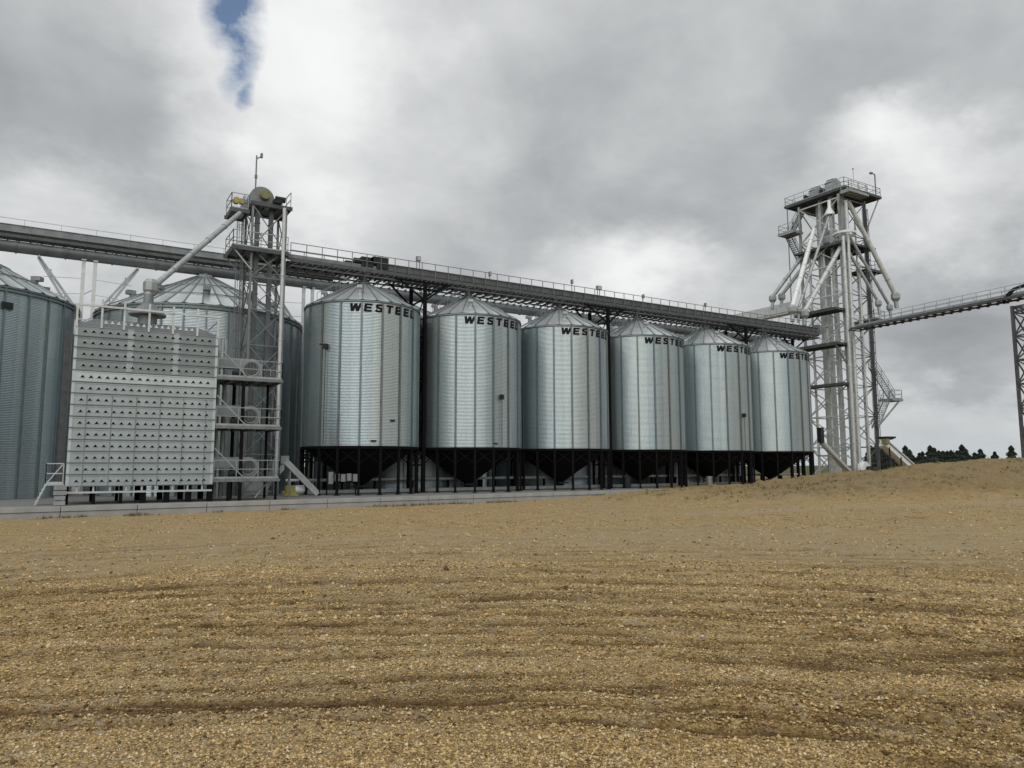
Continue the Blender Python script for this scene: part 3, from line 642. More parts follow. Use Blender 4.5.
# ------------------------------------------------------------------ dryer
def dryer():
    X0, X1, Y0, Y1 = -18.13, -11.12, -7.1, -3.6; ZB, ZT = .92, 9.3; NR, NC = 14, 17
    t = thing('grain_dryer', 'pale panelled grain dryer with rows of triangular ports, on black legs', 'grain dryer', (-14.6, -5.3, 0))
    def P(mb, name, mats, parent=None, smooth=None):
        o = mb.obj(name, mats, parent or t, smooth)
        if not parent: o.matrix_parent_inverse = Matrix.Translation((14.6, 5.3, 0))
        return o
    core = MB(); core.box(((X0 + X1) / 2, (Y0 + Y1) / 2 + .06, (ZB + ZT) / 2), (X1 - X0 - .02, Y1 - Y0 - .14, ZT - ZB)); P(core, 'body', 'dry1')
    rh = (ZT - ZB) / NR
    for r in range(NR):
        z1 = ZT - r * rh; z0 = z1 - rh; pb = MB()
        pb.box(((X0 + X1) / 2, Y0 + .03, (z0 + z1) / 2 + .02), (X1 - X0, .06, rh - .06))
        pb.box(((X0 + X1) / 2, Y0 - .005, z0 + .03), (X1 - X0 + .04, .09, .035), mi=2)      # lap flange
        pb.box(((X0 + X1) / 2, Y0 - .003, z1 - .06), (X1 - X0, .05, .03))
        if r >= 6:
            for q in range(6): pb.box((X0 + .72 + q * 1.16, Y0 - .006, (z0 + z1) / 2 + .01), (.05, .03, rh - .07), mi=2)
        if r < 4:
            for q in (.37, .69): pb.box((X0 + q * (X1 - X0), Y0 - .004, (z0 + z1) / 2 + .02), (.30, .02, rh - .08), mi=4)
        for sx in (X0 + .06, X1 - .06): pb.box((sx, Y0 - .008, (z0 + z1) / 2 + .02), (.14, .03, rh - .07), mi=3)
        for c in range(NC):
            x = X0 + .46 + c * (X1 - X0 - .92) / (NC - 1); z = z0 + rh * .40; h = .125; w = .095
            pb.prism([(x - w, Y0 - .03, z), (x + w, Y0 - .03, z), (x + .02, Y0 - .03, z + h), (x - .02, Y0 - .03, z + h)], (0, .035, 0), mi=1)
            pb.bar((x - w - .02, Y0 - .04, z - .005), (x, Y0 - .04, z + h + .02), .06, .016, mi=3); pb.bar((x + w + .02, Y0 - .04, z - .005), (x, Y0 - .04, z + h + .02), .06, .015, mi=3)
        P(pb, 'wall_panel', [('dry1', 'dry1', 'dry1', 'dry1', 'dry2')[r] if r < 5 else 'dry3', 'black', 'dull', 'dry2', 'dry3'])
    # stepped roof with a row of hoods
    rf = MB(); a = [(X0, Y0, ZT), (X1, Y0, ZT), (X1, Y1, ZT), (X0, Y1, ZT)]; b = [(X0 + .9, Y0 + 1.3, ZT + .6), (X1 - .9, Y0 + 1.3, ZT + .6), (X1 - .9, Y1 - .4, ZT + .6), (X0 + .9, Y1 - .4, ZT + .6)]
    rf.add(a + b, [(0, 1, 5, 4), (1, 2, 6, 5), (2, 3, 7, 6), (3, 0, 4, 7), (4, 5, 6, 7)])
    for c in range(15):
        x = X0 + 1.4 + c * .30 * 1.02; z = ZT + .25; y = Y0 + .5; rf.prism([(x - .1, y, z), (x + .1, y, z), (x, y, z + .18)], (0, .3, 0), mi=1)
    ro = P(rf, 'roof', ['dry0', 'white'])
    hd = MB();  hd.lathe([(.5, 9.85), (.5, 10.48), (.98, 10.5), (.98, 10.58), (.28, 11.2), (.25, 11.75), (.0, 11.75)], (-14.6, -4.9, 0), 20); P(hd, 'inlet_hood', ['dull'], None, 30)
    rl = MB()
    for x, q in ((X0 + .05, 10.25), (-16.95, 10.75), (-15.9, 10.75), (-14.7, 10.75), (-13.5, 10.75), (-12.25, 10.75), (X1 - .05, 10.25)): rl.box((x, Y0 - .05, (q + 9.2) / 2), (.10, .07, q - 9.2))
    rl.bar((X0 - .1, Y0 - .09, 10.36), (X1 + .1, Y0 - .09, 10.36), .10)
    for y in (Y0 - .05, Y1):
        if y > Y0: rl.bar((X0, y, 10.2), (X1, y, 10.2), .06)
    for x in (X0, X1): rl.bar((x, Y0, 10.2), (x, Y1, 10.2), .06); rl.box((x, Y1, 9.75), (.08, .08, .9))
    P(rl, 'roof_railing', 'pale')
    lgm = MB(); lgm.bar((X0, Y0 + .12, .62), (X1, Y0 + .12, .62), .14, .1); 
    for i in range(9): lgm.box((X0 + .5 + i * .75, Y0 + .1, .77), (.09, .09, .32))
    P(lgm, 'sill_beam', 'pale')
    for i, x in enumerate([-18.05, -16.85, -15.6, -14.55, -13.4, -12.3, -11.2]):
        for y in (Y0 + .22, Y1 - .15):
            l = MB(); l.box((x, y, .47), (.16 if i < 3 else .3, .2, .9)); P(l, 'leg', 'black')
    # fan decks on the right-hand end
    for k, z in enumerate((6.98, 4.2, 1.2)):
        f = MB(); cx, cy, cz = -9.05, -5.9, z + .66
        f.lathe([(.0, -.35), (.34, -.35), (.36, -.33), (.62, -.33), (.62, .33), (.0, .33)], (cx, cy, cz), 28, axis='Y')
        f.box((cx - .95, cy, cz + .30), (1.9, .62, .60)); f.prism([(cx - 1.9, cy - .31, cz - .03), (cx - 1.9, cy - .31, cz + .69), (X1, cy - .31, cz + 1.0), (X1, cy - .31, cz - .1)], (0, .62, 0))
        fo = P(f, 'fan_housing', 'dry1', None, 35)
        g = MB(); g.lathe([(.36, -.02), (.42, -.05), (.44, 0), (.38, .02)], (cx, cy - .36, cz), 24, axis='Y')
        g.lathe([(.0, 0.), (.35, 0.)], (cx, cy - .362, cz), 24, axis='Y', mi=1)
        for q in range(4): g.bar((cx - .36 + .18 * q + .09, cy - .38, cz - .28), (cx - .36 + .18 * q + .09, cy - .38, cz + .28), .02)
        go = g.obj('inlet_ring', ['dull', 'grate'], fo)
        mo = MB(); mo.tube((cx - 1.1, cy - .55, z + .3), (cx - .55, cy - .55, z + .3), .19, 14); mo.box((cx - .82, cy - .55, z + .1), (.5, .4, .14)); mo.obj('motor', 'dark', fo, 35)
        d = MB(); d.box((-9.25, -5.55, z), (3.7, 3.0, .07))
        for y in (-7.04, -4.06): d.box((-9.25, y, z - .07), (3.7, .07, .12))
        for i in range(6): d.box((-11.0 + i * .7, -5.55, z - .11), (.07, 2.9, .14))
        do = P(d, 'fan_deck', 'steel')
        r = MB(); rail(r, [(-11.05, -7.0, z + .03), (-7.45, -7.0, z + .03), (-7.45, -4.1, z + .03)], 1.05, 1.2, .024); r.bar((-11.05, -7.02, z + 1.75), (-9.4, -7.02, z + .05), .055); r.obj('railing', 'galv', do)
    bp = MB()
    for y in (-6.9, -4.2): bp.box((-9.6, y, 3.5), (.17, .17, 7.0)); 
    bp.box((-10.2, -6.9, .6), (.2, .2, 1.2)); bp.box((-7.6, -4.2, 3.5), (.13, .13, 7.0)); bp.box((-7.6, -6.9, .6), (.13, .13, 1.2)); P(bp, 'deck_post', 'black')
    pv = MB()
    for x in (-10.6, -10.25): pv.tube((x, -4.6, .1), (x, -4.6, 9.6), .11, 8)
    pv.tube((-8.6, -6.2, .1), (-7.9, -6.2, 1.05), .06, 6); P(pv, 'gas_pipe', 'galv')
    pv = MB(); pv.box((-18.42, -4.6, 4.7), (.3, .5, 9.3)); P(pv, 'cable_duct', 'grate')
    st = MB(); st.box((-18.62, -6.3, 1.02), (.85, .9, .06)); rail(st, [(-19.0, -6.7, 1.05), (-18.25, -6.7, 1.05)], 1.05, .7); st.bar((-19.0, -6.7, 1.05), (-18.3, -6.7, 2.05), .05); rail(st, [(-19.0, -6.7, 1.05), (-19.0, -5.9, 1.05)], 1.05, .8)
    st.bar((-19.0, -6.75, 1.0), (-19.4, -6.75, .02), .07); st.bar((-19.0, -5.85, 1.0), (-19.4, -5.85, .02), .07)
    for i in range(4): st.box((-19.08 - i * .08, -6.3, .8 - i * .2), (.16, .9, .03))
    P(st, 'access_steps', 'pale')
dryer()
t = thing('block_stack', 'small stack of pale concrete blocks beside the left leg of the dryer', 'block stack', (-18.35, -7.6, 0))
m = MB()
for i in range(4): m.box((0, 0, .14 + i * .25), (.5 - .05 * (i % 2), .4, .2), .1 * i)
m.obj('block', 'kerb', t)

# ------------------------------------------------------------------ left elevator tower
def left_tower():
    t = thing('elevator_tower', 'slim braced bucket elevator tower with yellow guards at its head, left of the first bin', 'elevator tower', (0, 0, 0))
    x0, x1, y0, y1 = -8.28, -6.08, -1.2, .95; cols = [(x0, y0), (x1, y0), (x1, y1), (x0, y1)]; H = 19.55
    for i, (x, y) in enumerate(cols):
        c = MB(); c.box((x, y, H / 2), (.14, .14, H)); c.box((x, y, .02), (.45, .45, .04)); c.obj('column', 'steel', t)
    b = MB(); lattice(b, cols, [.3, 2.7, 5.1, 7.5, 9.9, 12.3, 14.5, 16.5, 19.4], .055); b.obj('bracing', 'steel', t)
    for x in (-7.85, -6.95):
        l = MB(); l.box((x, -.65, 9.9), (.29, .24, 19.7))
        for i in range(8): l.box((x, -.65, 1.2 + i * 2.45), (.35, .30, .06))
        l.obj('leg_casing', 'case', t)
    ld = MB(); lx, ly = x0 - .35, .1
    for s in (-.22, .22): ld.bar((lx, ly + s, .1), (lx, ly + s, 20.4), .05)
    for i in range(66): ld.bar((lx, ly - .22, .3 + i * .3), (lx, ly + .22, .3 + i * .3), .03)
    for i in range(15):
        z = 2.6 + i * 1.2; pts = [(lx - .38 * math.sin(a), ly + .38 * math.cos(a), z) for a in np.linspace(0, PI, 7)]; ld.path(pts, .018, 4)
    for a in np.linspace(.4, PI - .4, 4): ld.bar((lx - .38 * math.sin(a), ly + .38 * math.cos(a), 2.6), (lx - .38 * math.sin(a), ly + .38 * math.cos(a), 19.4), .03)
    ld.obj('caged_ladder', 'dull', t)
    platform(t, -9.55, -5.9, -1.5, 1.2, 16.35, 'SNW')
    platform(t, -8.4, -5.75, -1.3, 1.2, 19.6, 'NE', 'head_platform')
    platform(t, -9.65, -8.5, -1.0, .9, 19.0, 'SNW', 'service_basket')
    for y in (-1.4, 1.1): k = MB(); k.bar((-8.3, y, 14.9), (-9.45, y, 16.2), .08); k.obj('knee_brace', 'galv', t)
    h = MB(); c = (-7.65, -.65, 20.05); pr = [(c[0] - .8, c[2] - .55)] + [(c[0] + .8 * math.cos(a), c[2] + .8 * math.sin(a)) for a in np.linspace(PI, 0, 13)] + [(c[0] + .8, c[2] - .55)]
    h.prism([(x, -.98, z) for x, z in pr], (0, .66, 0)); h.prism([(-8.3, -.9, 19.6), (-8.3, -.9, 20.4), (-9.0, -.9, 19.3), (-9.3, -.9, 18.6), (-8.9, -.9, 18.5)], (0, .5, 0))
    ho = h.obj('head_cover', 'steel', t, 30)
    g = MB(); g.lathe([(.0, -.02), (.31, -.02), (.33, .0), (.33, .3), (.0, .3)], (-7.5, -1.3, 20.25), 20, axis='Y'); g.obj('belt_guard', 'olive', ho, 30)
    m = MB(); m.tube((-6.85, -1.3, 20.05), (-6.2, -1.3, 20.05), .2, 14); m.box((-6.7, -1.3, 19.85), (.55, .45, .25)); m.obj('motor', 'dark', ho, 35)
    y = MB(); y.lathe([(.0, -.02), (.22, -.02), (.22, .3), (.0, .3)], (-9.3, -1.0, 19.6), 18, axis='Y'); y.box((-8.95, -.85, 19.6), (.25, .3, .35)); y.obj('drive_guard', 'yellow', ho, 30)
    ms = MB(); ms.bar((-8.1, -.9, 20.0), (-8.1, -.9, 23.0), .085); ms.bar((-8.1, -.9, 22.75), (-7.85, -.9, 22.95), .07); ms.box((-7.78, -.9, 23.05), (.14, .2, .3)); ms.box((-8.1, -.9, 21.5), (.16, .16, .22)); ms.obj('lamp_mast', 'dull', t)
    sp = MB(); a = Vector((-9.05, -.95, 18.75)); e = Vector((-14.3, -4.7, 12.35)); sp.tube(a, e, .17, 14)
    for f in (.2, .4, .6, .8): p = a + (e - a) * f; d = (e - a).normalized() * .07; sp.tube(p, p + d, .20, 14)
    so = sp.obj('spout', 'galv', t, 30)
    bl = MB(); bl.lathe([(.0, -.5), (.26, -.5), (.42, -.25), (.42, .22), (.26, .42), (.0, .42)], e + Vector((-.2, -.12, -.12)), 8); bl.tube(e + Vector((-.28, -.18, -.5)), (-14.6, -4.9, 11.7), .25, 12); bl.obj('spout_end', 'galv', so)
    dp = MB(); dp.tube((-6.3, -1.6, .1), (-6.3, -1.6, 19.4), .12, 12)
    for i in range(7): dp.tube((-6.3, -1.6, 1.5 + 2.2 * i), (-6.3, -1.6, 1.57 + 2.2 * i), .155, 12)
    dp.obj('down_pipe', 'pale', t, 30)
    bt = MB(); bt.box((-7.4, -.65, .65), (1.6, .55, 1.2)); bt.prism([(-6.6, -.95, .5), (-6.6, -.95, 1.5), (-5.6, -.95, 2.1), (-5.6, -.95, 1.7)], (0, .6, 0)); bt.obj('boot', 'galv', t)
left_tower()
t = thing('inclined_auger', 'short pale inclined trough leaning at the foot of the braced elevator tower', 'auger', (-5.2, -3.0, 0))
m = MB(); m.bar((-.9, 0, 2.25), (1.15, -.3, .12), .5, .3); m.bar((-.9, -.25, 2.42), (1.15, -.55, .3), .05, .12); m.bar((-.9, .25, 2.42), (1.15, -.05, .3), .05, .12); m.obj('trough', 'galv', t)
m = MB(); m.bar((-.6, -.2, 1.8), (-.6, -.2, 0), .08); m.bar((-.6, .2, 1.8), (-.6, .2, 0), .08); m.box((-.95, 0, 2.35), (.5, .45, .5)); m.obj('stand', 'dull', t)
t = thing('pump_unit', 'small yellow and white pump set at the foot of the braced tower', 'pump', (-5.6, -2.6, 0))
m = MB(); m.box((0, 0, .42), (.6, .5, .55)); m.box((.02, 0, .1), (.9, .6, .14)); m.obj('housing', 'yellow', t)
m = MB(); m.lathe([(.0, -.3), (.24, -.3), (.26, -.26), (.26, .26), (.24, .3), (.0, .3)], (.55, -.1, .45), 16, axis='X'); m.obj('tank', 'white', t, 30)
t = thing('yellow_box', 'small yellow steel box at the left end of the kerb', 'box', (-22.0, -13.1, 0))
m = MB(); m.box((0, -.05, .06), (.8, .55, .6)); m.box((0, -.05, .38), (.86, .6, .05)); m.obj('case', 'yellow', t)
m = MB(); m.lathe([(.07, 0), (.12, 0), (.12, .02), (.07, .02)], (.18, -.345, .1), 14, axis='Y'); m.obj('ring_handle', 'dark', t)

# ------------------------------------------------------------------ right elevator tower
def right_tower():
    t = thing('elevator_tower', 'tall pale elevator tower with many slanting spouts and a railed top deck', 'elevator tower', (0, 0, 0))
    x0, x1, y0, y1 = 59.0, 64.0, 1.0, 6.5; cols = [(x0, y0), (x1, y0), (x1, y1), (x0, y1)]; H = 34.0
    for x, y in cols:
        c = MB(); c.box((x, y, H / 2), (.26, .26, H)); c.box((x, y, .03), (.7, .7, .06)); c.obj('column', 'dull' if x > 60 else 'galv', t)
    zs = [.4, 4.0, 7.6, 11.2, 14.8, 18.4, 22.0, 25.6, 29.2, 33.6]
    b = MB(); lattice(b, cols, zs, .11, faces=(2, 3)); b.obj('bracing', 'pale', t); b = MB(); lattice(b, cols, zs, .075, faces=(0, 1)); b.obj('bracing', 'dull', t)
    for (x, y, w, m_) in [(60.1, 4.3, .42, 'pale'), (60.1, 2.8, .5, 'pale'), (60.9, 1.9, .5, 'pale'), (62.3, 4.3, .5, 'galv'), (62.3, 2.8, .5, 'galv'), (61.2, 5.4, .45, 'pale'), (62.6, 5.4, .45, 'pale')]:
        l = MB(); l.box((x, y, 17.8), (w, w * .8, 35))
        for i in range(13): l.box((x, y, 1 + i * 2.7), (w + .09, w * .8 + .09, .09))
        l.obj('leg_casing', m_, t)
    # slim downpipes in front
    for x, top in ((58.35, 28.5), (59.25, 33.0)):
        d = MB(); d.tube((x, .25, .6), (x, .25, top), .20, 14)
        for i in range(9): d.tube((x, .25, 1.5 + i * 2.9), (x, .25, 1.6 + i * 2.9), .245, 14)
        d.obj('down_pipe', 'pale', t, 30)
    for x, y, q0, q1, r_ in ((59.35, 3.6, .5, 28.2, .12), (59.5, 5.7, .5, 28.2, .15), (61.9, .75, .5, 26., .13), (60.2, 6.2, 1., 24., .1), (62.4, 1.3, .5, 33., .1), (60.4, .95, 3., 30., .09)):
        d = MB(); d.tube((x, y, q0), (x, y, q1), r_, 10)
        for i in range(int((q1 - q0) / 2.4)): d.tube((x, y, q0 + 1 + i * 2.4), (x, y, q0 + 1.08 + i * 2.4), r_ + .045, 10)
        d.obj('down_pipe', 'pale', t, 30)
    # decks
    platform(t, 58.7, 66.0, 0.0, 8.4, 34.6, 'NSEW', 'head_platform', th=.1)
    platform(t, 57.9, 61.6, -1.1, 0.0, 33.7, 'SEW', 'service_deck', mats=('galv', 'galv'))
    platform(t, 57.5, 59.3, 6.4, 8.6, 30.8, 'NSW', 'stair_landing', mats=('galv', 'galv'))
    platform(t, 58.2, 64.6, .3, 6.9, 28.0, '', 'distributor_deck')
    platform(t, 64.2, 67.0, 1.0, 3.6, 25.6, 'SEN', 'stair_landing')
    platform(t, 56.8, 58.9, .8, 6.6, 20.0, '', 'cross_deck', th=.14)
    platform(t, 64.2, 66.4, .6, 4.0, 19.4, 'SEN', 'stair_landing')
    platform(t, 56.6, 58.9, .6, 6.6, 15.9, '', 'cross_deck', th=.14)
    platform(t, 57.6, 58.9, .8, 6.6, 11.3, '', 'cross_deck', th=.1)
    platform(t, 65.2, 67.3, -.4, 1.2, 9.7, 'SEN', 'stair_landing', mats=('galv', 'galv'))
    for a, e, s in [((58.4, 7.3, 30.9), (61.0, 7.3, 34.4), (0, 1, 0)), ((61.2, 8.2, 27.6), (58.9, 8.2, 30.7), (0, 1, 0)), ((66.3, .3, 9.8), (62.6, .3, 13.4), (0, 1, 0)), ((62.6, .3, 6.2), (65.3, .3, 9.7), (0, 1, 0))]:
        q = MB(); stair(q, a, e, .8, s); q.obj('stair', 'galv', t)
    for a, e, w in [((65.8, .2, 34.4), (64.1, 1.0, 30.2), .13), ((66.8, -.3, 9.5), (64.1, 1.0, 6.3), .16), ((58.9, 8.2, 34.4), (58.9, 8.2, 20.5), .1), ((66.2, 1.2, 25.4), (64.1, 1.2, 23.6), .14), ((57.0, 1, 15.7), (58.9, 1, 13.6), .14), ((57.0, 6.2, 15.7), (58.9, 6.2, 13.6), .14)]:
        k = MB(); k.bar(a, e, w); k.obj('knee_brace', 'galv', t)
    ld = MB(); lx, ly = 63.2, .55
    for s in (-.25, .25): ld.bar((lx + s, ly, .2), (lx + s, ly, 33.5), .06)
    for i in range(95): ld.bar((lx - .25, ly, .4 + i * .35), (lx + .25, ly, .4 + i * .35), .035)
    for i in range(25): z = 2.6 + i * 1.25; ld.path([(lx + .42 * math.cos(a), ly - .42 * math.sin(a), z) for a in np.linspace(0, PI, 7)], .03, 4)
    for a in np.linspace(0, PI, 6): ld.bar((lx + .42 * math.cos(a), ly - .42 * math.sin(a), 2.6), (lx + .42 * math.cos(a), ly - .42 * math.sin(a), 32.6), .035)
    ld.obj('caged_ladder', 'grate', t)
    # heads on the deck
    for (x, y, s) in [(61.0, 3.0, 1.0), (61.4, 5.6, .95)]:
        h = MB(); r = 1.1 * s; zc = 35.75
        pr = [(-r, -1.15)] + [(r * math.cos(a), r * math.sin(a)) for a in np.linspace(PI, 0, 13)] + [(r, -1.15)]
        h.prism([(x + a, y - .45, zc + c) for a, c in pr], (0, .9, 0)); h.bar((x, y - .47, zc - 1), (x, y - .47, zc + 1), .06)
        for q in range(5): h.bar((x - r * 1.02 * math.cos(.4 + q * .6), y - .47, zc + r * 1.02 * math.sin(.4 + q * .6)), (x - r * 1.02 * math.cos(.4 + q * .6), y + .47, zc + r * 1.02 * math.sin(.4 + q * .6)), .07, mi=1)
        ho = h.obj('head_cover', ['galv', 'grate'], t, 30)
        m = MB(); m.tube((x - .4, y + .75, 35.5), (x - 1.4, y + .75, 35.5), .26, 14); m.box((x - .3, y + .7, 35.4), (.6, .6, .8)); m.box((x - 1, y + .7, 34.95), (1.2, .5, .5)); m.obj('motor', 'dark', ho, 35)
    h = MB(); h.lathe([(.0, -.02), (.42, -.02), (.42, .28), (.0, .28)], (59.0, -.55, 33.95), 18, axis='Y'); h.obj('drive_guard', 'yellow', t, 30)
    ms = MB(); ms.bar((65.2, .15, 34.2), (65.2, .15, 37.4), .11); ms.bar((65.2, .15, 37.35), (64.6, .15, 37.45), .09); ms.box((64.45, .15, 37.4), (.4, .25, .2)); ms.obj('lamp_mast', 'dull', t)
    ms = MB(); ms.bar((60.9, .2, 35.2), (60.9, .2, 37.2), .03); ms.ball((60.9, .2, 37.2), .1, 8); ms.obj('antenna', 'dull', t)
    rg = MB(); rg.lathe([(1.0, 28.9), (1.25, 28.9), (1.25, 29.15), (1.0, 29.15), (1.0, 28.9)], (59.2, .6, 0), 24); rg.obj('pipe_ring', 'white', t)
    fn = MB(); fn.lathe([(.28, 31.4), (.58, 31.4), (.55, 31.6), (.2, 32.3), (.18, 33.2), (.0, 33.2)], (58.0, 1.6, 0), 16); fn.obj('funnel', 'white', t, 30)
    ds = MB(); ds.lathe([(.0, 30.6), (.5, 30.6), (1.25, 29.4), (1.25, 28.9), (.9, 28.3), (.0, 28.3)], (61.3, 3.6, 0), 22); ds.obj('distributor', 'galv', t, 30)
    for a, e, r, m_ in SPOUTS:
        a = Vector(a); e = Vector(e); s = MB(); s.tube(a, e, r, 14); L = (e - a).length; d = (e - a) / L
        for i in range(1, int(L / 2.6) + 1): p = a + d * (2.6 * i); s.tube(p, p + d * .1, r + .06, 14)
        so = s.obj('spout', m_, t, 30)
        q = MB(); c_ = e + d * .25 + Vector((0, 0, -.2)); k_ = r * 1.5 + .12; q.lathe([(.0, -k_ * 1.1), (k_ * .55, -k_ * 1.1), (k_, -k_ * .5), (k_, k_ * .5), (k_ * .6, k_), (.0, k_)], c_, 8); q.tube(c_ + Vector((0, 0, -k_)), c_ + d * .2 + Vector((0, 0, -1.2)), r * .9, 12); q.obj('spout_end', 'galv', so)
    bt = MB()
    for x, y in ((60.1, 3.5), (62.3, 3.5), (60.9, 2.0)): bt.box((x, y, .8), (.9, 1.6, 1.5))
    bt.obj('boot', 'white', t)
SPOUTS = [((60.2, .6, 33.2), (65.6, -1.2, 22.3), .27, 'pale'), ((59.6, .5, 29.2), (64.6, -1.0, 20.9), .17, 'galv'), ((59.8, .8, 27.3), (63.0, -.6, 21.3), .18, 'galv'),
          ((58.3, 4.0, 30.4), (48.4, .0, 19.0), .25, 'white'), ((58.0, 1.6, 31.5), (49.6, .1, 19.1), .16, 'galv'), ((59.0, 1.0, 27.6), (50.2, -.2, 18.7), .25, 'pale'),
          ((59.8, 5.8, 29.0), (55.9, 8.4, 22.8), .22, 'galv'), ((60.2, 5.2, 28.4), (57.5, 8.3, 23.2), .22, 'galv')]
right_tower()
# belt feeder leaning at the foot of the tower
t = thing('belt_feeder', 'white inclined belt feeder with a yellow drive sloping down right of the tall tower', 'conveyor', (63, -2.2, 0))
m = MB(); m.bar((-3.0, 0, 4.3), (3.6, 0, .7), .9, .65); m.bar((-3.0, -.5, 4.7), (3.6, -.5, 1.1), .06, .1); m.obj('trough', 'white', t)
m = MB(); m.bar((-2.8, -.48, 4.45), (3.6, -.48, .95), .05, .16); m.bar((-2.8, .48, 3.75), (3.6, .48, .3), .05, .16); m.obj('side_strip', 'dull', t)
m = MB(); m.box((-3.1, -.35, 4.5), (.6, .6, .6)); m.obj('drive_cover', 'olive', t)
m = MB(); m.lathe([(.0, 4.75), (.5, 4.75), (.95, 4.95), (.95, 5.1), (.0, 5.15)], (-1.3, .6, 0), 18); m.obj('hood', 'dark', t)
m = MB(); m.bar((-1.3, .6, 4.8), (-1.3, .6, 0), .1)
for x, h in ((-2.6, 3.9), (-.5, 2.8), (1.6, 1.6)):
    for y in (-.45, .45): m.bar((x, y, h), (x, y, 0), .12)
m.obj('stand', 'dark', t)
t = thing('boot_blower', 'white rounded blower with a dark motor at the foot of the tall tower', 'blower', (58.2, -.9, 0))
m = MB(); m.lathe([(.0, -.3), (.75, -.3), (.8, -.2), (.8, .2), (.75, .3), (.0, .3)], (0, 0, 1.5), 20, axis='Y'); m.bar((-.2, 0, 1.3), (-1.6, -.2, .3), .6, .6); m.box((0, 0, .4), (1.0, .8, .8)); m.obj('housing', 'white', t, 35)
m = MB(); m.tube((.2, -.3, 1.5), (.2, -.95, 1.5), .3, 14); m.obj('motor', 'dark', t, 35)
t = thing('transfer_auger', 'inclined pale transfer auger between the last hopper bin and the tall tower', 'auger', (53.5, -1.0, 0))
m = MB(); m.tube((-2.6, 0, 4.3), (3.0, .4, .7), .3, 14); m.obj('tube', 'pale', t, 30); m = MB(); m.tube((-2.5, -.5, 3.6), (2.8, -.3, .35), .12, 10); m.bar((-3, 0, 2.9), (1.8, 0, 2.9), .18); m.bar((-1.6, 0, 3.6), (-1.6, 0, 0), .12); m.bar((1.2, .3, 1.8), (1.2, .3, 0), .12); m.obj('stand', 'galv', t)
m = MB(); m.box((-2.75, 0, 5.1), (.5, .5, 1.6)); m.obj('motor', 'dark', t)

# ------------------------------------------------------------------ right conveyor, its trestle and the far conveyor
def cross_conveyor(t, a, b, rails=True):
    a = Vector(a); b = Vector(b); d = (b - a).normalized(); s = d.cross(Vector((0, 0, 1))).normalized(); U = Vector((0, 0, 1)); L = (b - a).length
    m = MB(); m.bar(a, b, .62, .42)
    for i in range(int(L / 2.8)): p = a + d * (i * 2.8 + .4); m.bar(p, p + d * .08, .68, .48)
    m.obj('conveyor_casing', 'galv', t)
    m = MB(); m.bar(a + s * .75 - U * .22, b + s * .75 - U * .22, .8, .05); m.obj('catwalk_deck', 'grate', t)
    m = MB()
    for q in (-.38, 1.2): m.bar(a + s * q - U * .36, b + s * q - U * .36, .09, .18)
    for i in range(int(L / .95)): p = a + d * (i * .95); m.bar(p - s * .5 - U * .48, p + s * 1.3 - U * .48, .16, .10)
    m.obj('support_truss', 'grate', t)
    r = MB()
    for q in (-.42, 1.2): rail(r, [a + s * q - U * .2, b + s * q - U * .2], .95, 1.35, .024, kick=False)
    r.obj('railing', 'galv', t)
t = thing('cross_conveyor', 'railed level conveyor reaching out of frame to the right from the tall tower', 'conveyor')
cross_conveyor(t, (59.3, -.3, 17.75), (55.6, -23.5, 17.45))
m = MB(); p = [(56.2, -17.2, 16.9), (56.15, -17.6, 17.6), (56.05, -18.3, 18.05), (55.9, -19.3, 18.2), (55.7, -20.5, 18.2)]; m.path(p, .17, 8); m.obj('bent_pipe', 'dark', t, 40)
t = thing('lattice_trestle', 'dark lattice support tower under the conveyor at the right edge', 'support', (56.15, -20.0, 0), math.radians(-10))
c4 = [(-.95, -1.6), (.95, -1.6), (.95, 1.6), (-.95, 1.6)]
for x, y in c4: m = MB(); m.box((x, y, 8.2), (.24, .24, 16.4)); m.obj('column', 'grate', t)
m = MB(); lattice(m, c4, [.4, 2.6, 4.8, 7, 9.2, 11.4, 13.6, 15.8, 16.3], .10); m.obj('bracing', 'grate', t)
t = thing('far_conveyor', 'pale covered conveyor running away behind the tall tower to the left', 'conveyor')
m = MB(); m.box((57.6, 30, 21.3), (.9, 46, 1.1)); m.box((57.6, 30, 20.55), (1.2, 46, .16)); m.obj('conveyor_casing', 'pale', t)
m = MB()
for y in (22, 38, 52):
    for x in (56.9, 58.3): m.box((x, y, 10.3), (.26, .26, 20.4))
    for z in range(2, 19, 4): m.bar((56.9, y, z), (58.3, y, z + 4), .1)
m.obj('support_leg', 'galv', t)

# ------------------------------------------------------------------ spruces and pale mounds on the horizon
def spruce_mesh(h, w, seed, n=520):
    rr = random.Random(seed); mb = MB()
    for _ in range(n):
        f = rr.random() ** .8; z = h * (.07 + .93 * f); tier = .72 + .28 * math.cos(f * h * 3.3 + seed); R = w * (1 - f) ** .62 * tier * rr.uniform(.55, 1.08) + .06
        a = rr.uniform(0, 2 * PI); c = Vector((R * .75 * math.cos(a), R * .75 * math.sin(a), z)); o = Vector((math.cos(a), math.sin(a), -.35)).normalized(); s = Vector((-math.sin(a), math.cos(a), 0)); L = (.35 + .55 * (1 - f)) * rr.uniform(.8, 1.5)
        mb.add([c - o * L * .5, c + s * L * .32 + Vector((0, 0, .08)), c + o * L * .7, c - s * L * .32 + Vector((0, 0, .05))], [(0, 1, 2, 3)])
        mb.add([c - o * L * .5 - Vector((0, 0, .2)), c + Vector((0, 0, L * .45)), c + o * L * .6 - Vector((0, 0, .1))], [(0, 1, 2)])
    mb.lathe([(w * .55, h * .12), (w * .42, h * .4), (w * .2, h * .75), (.02, h * .97)], seg=9)
    return mb.mesh('crown', 'needles')
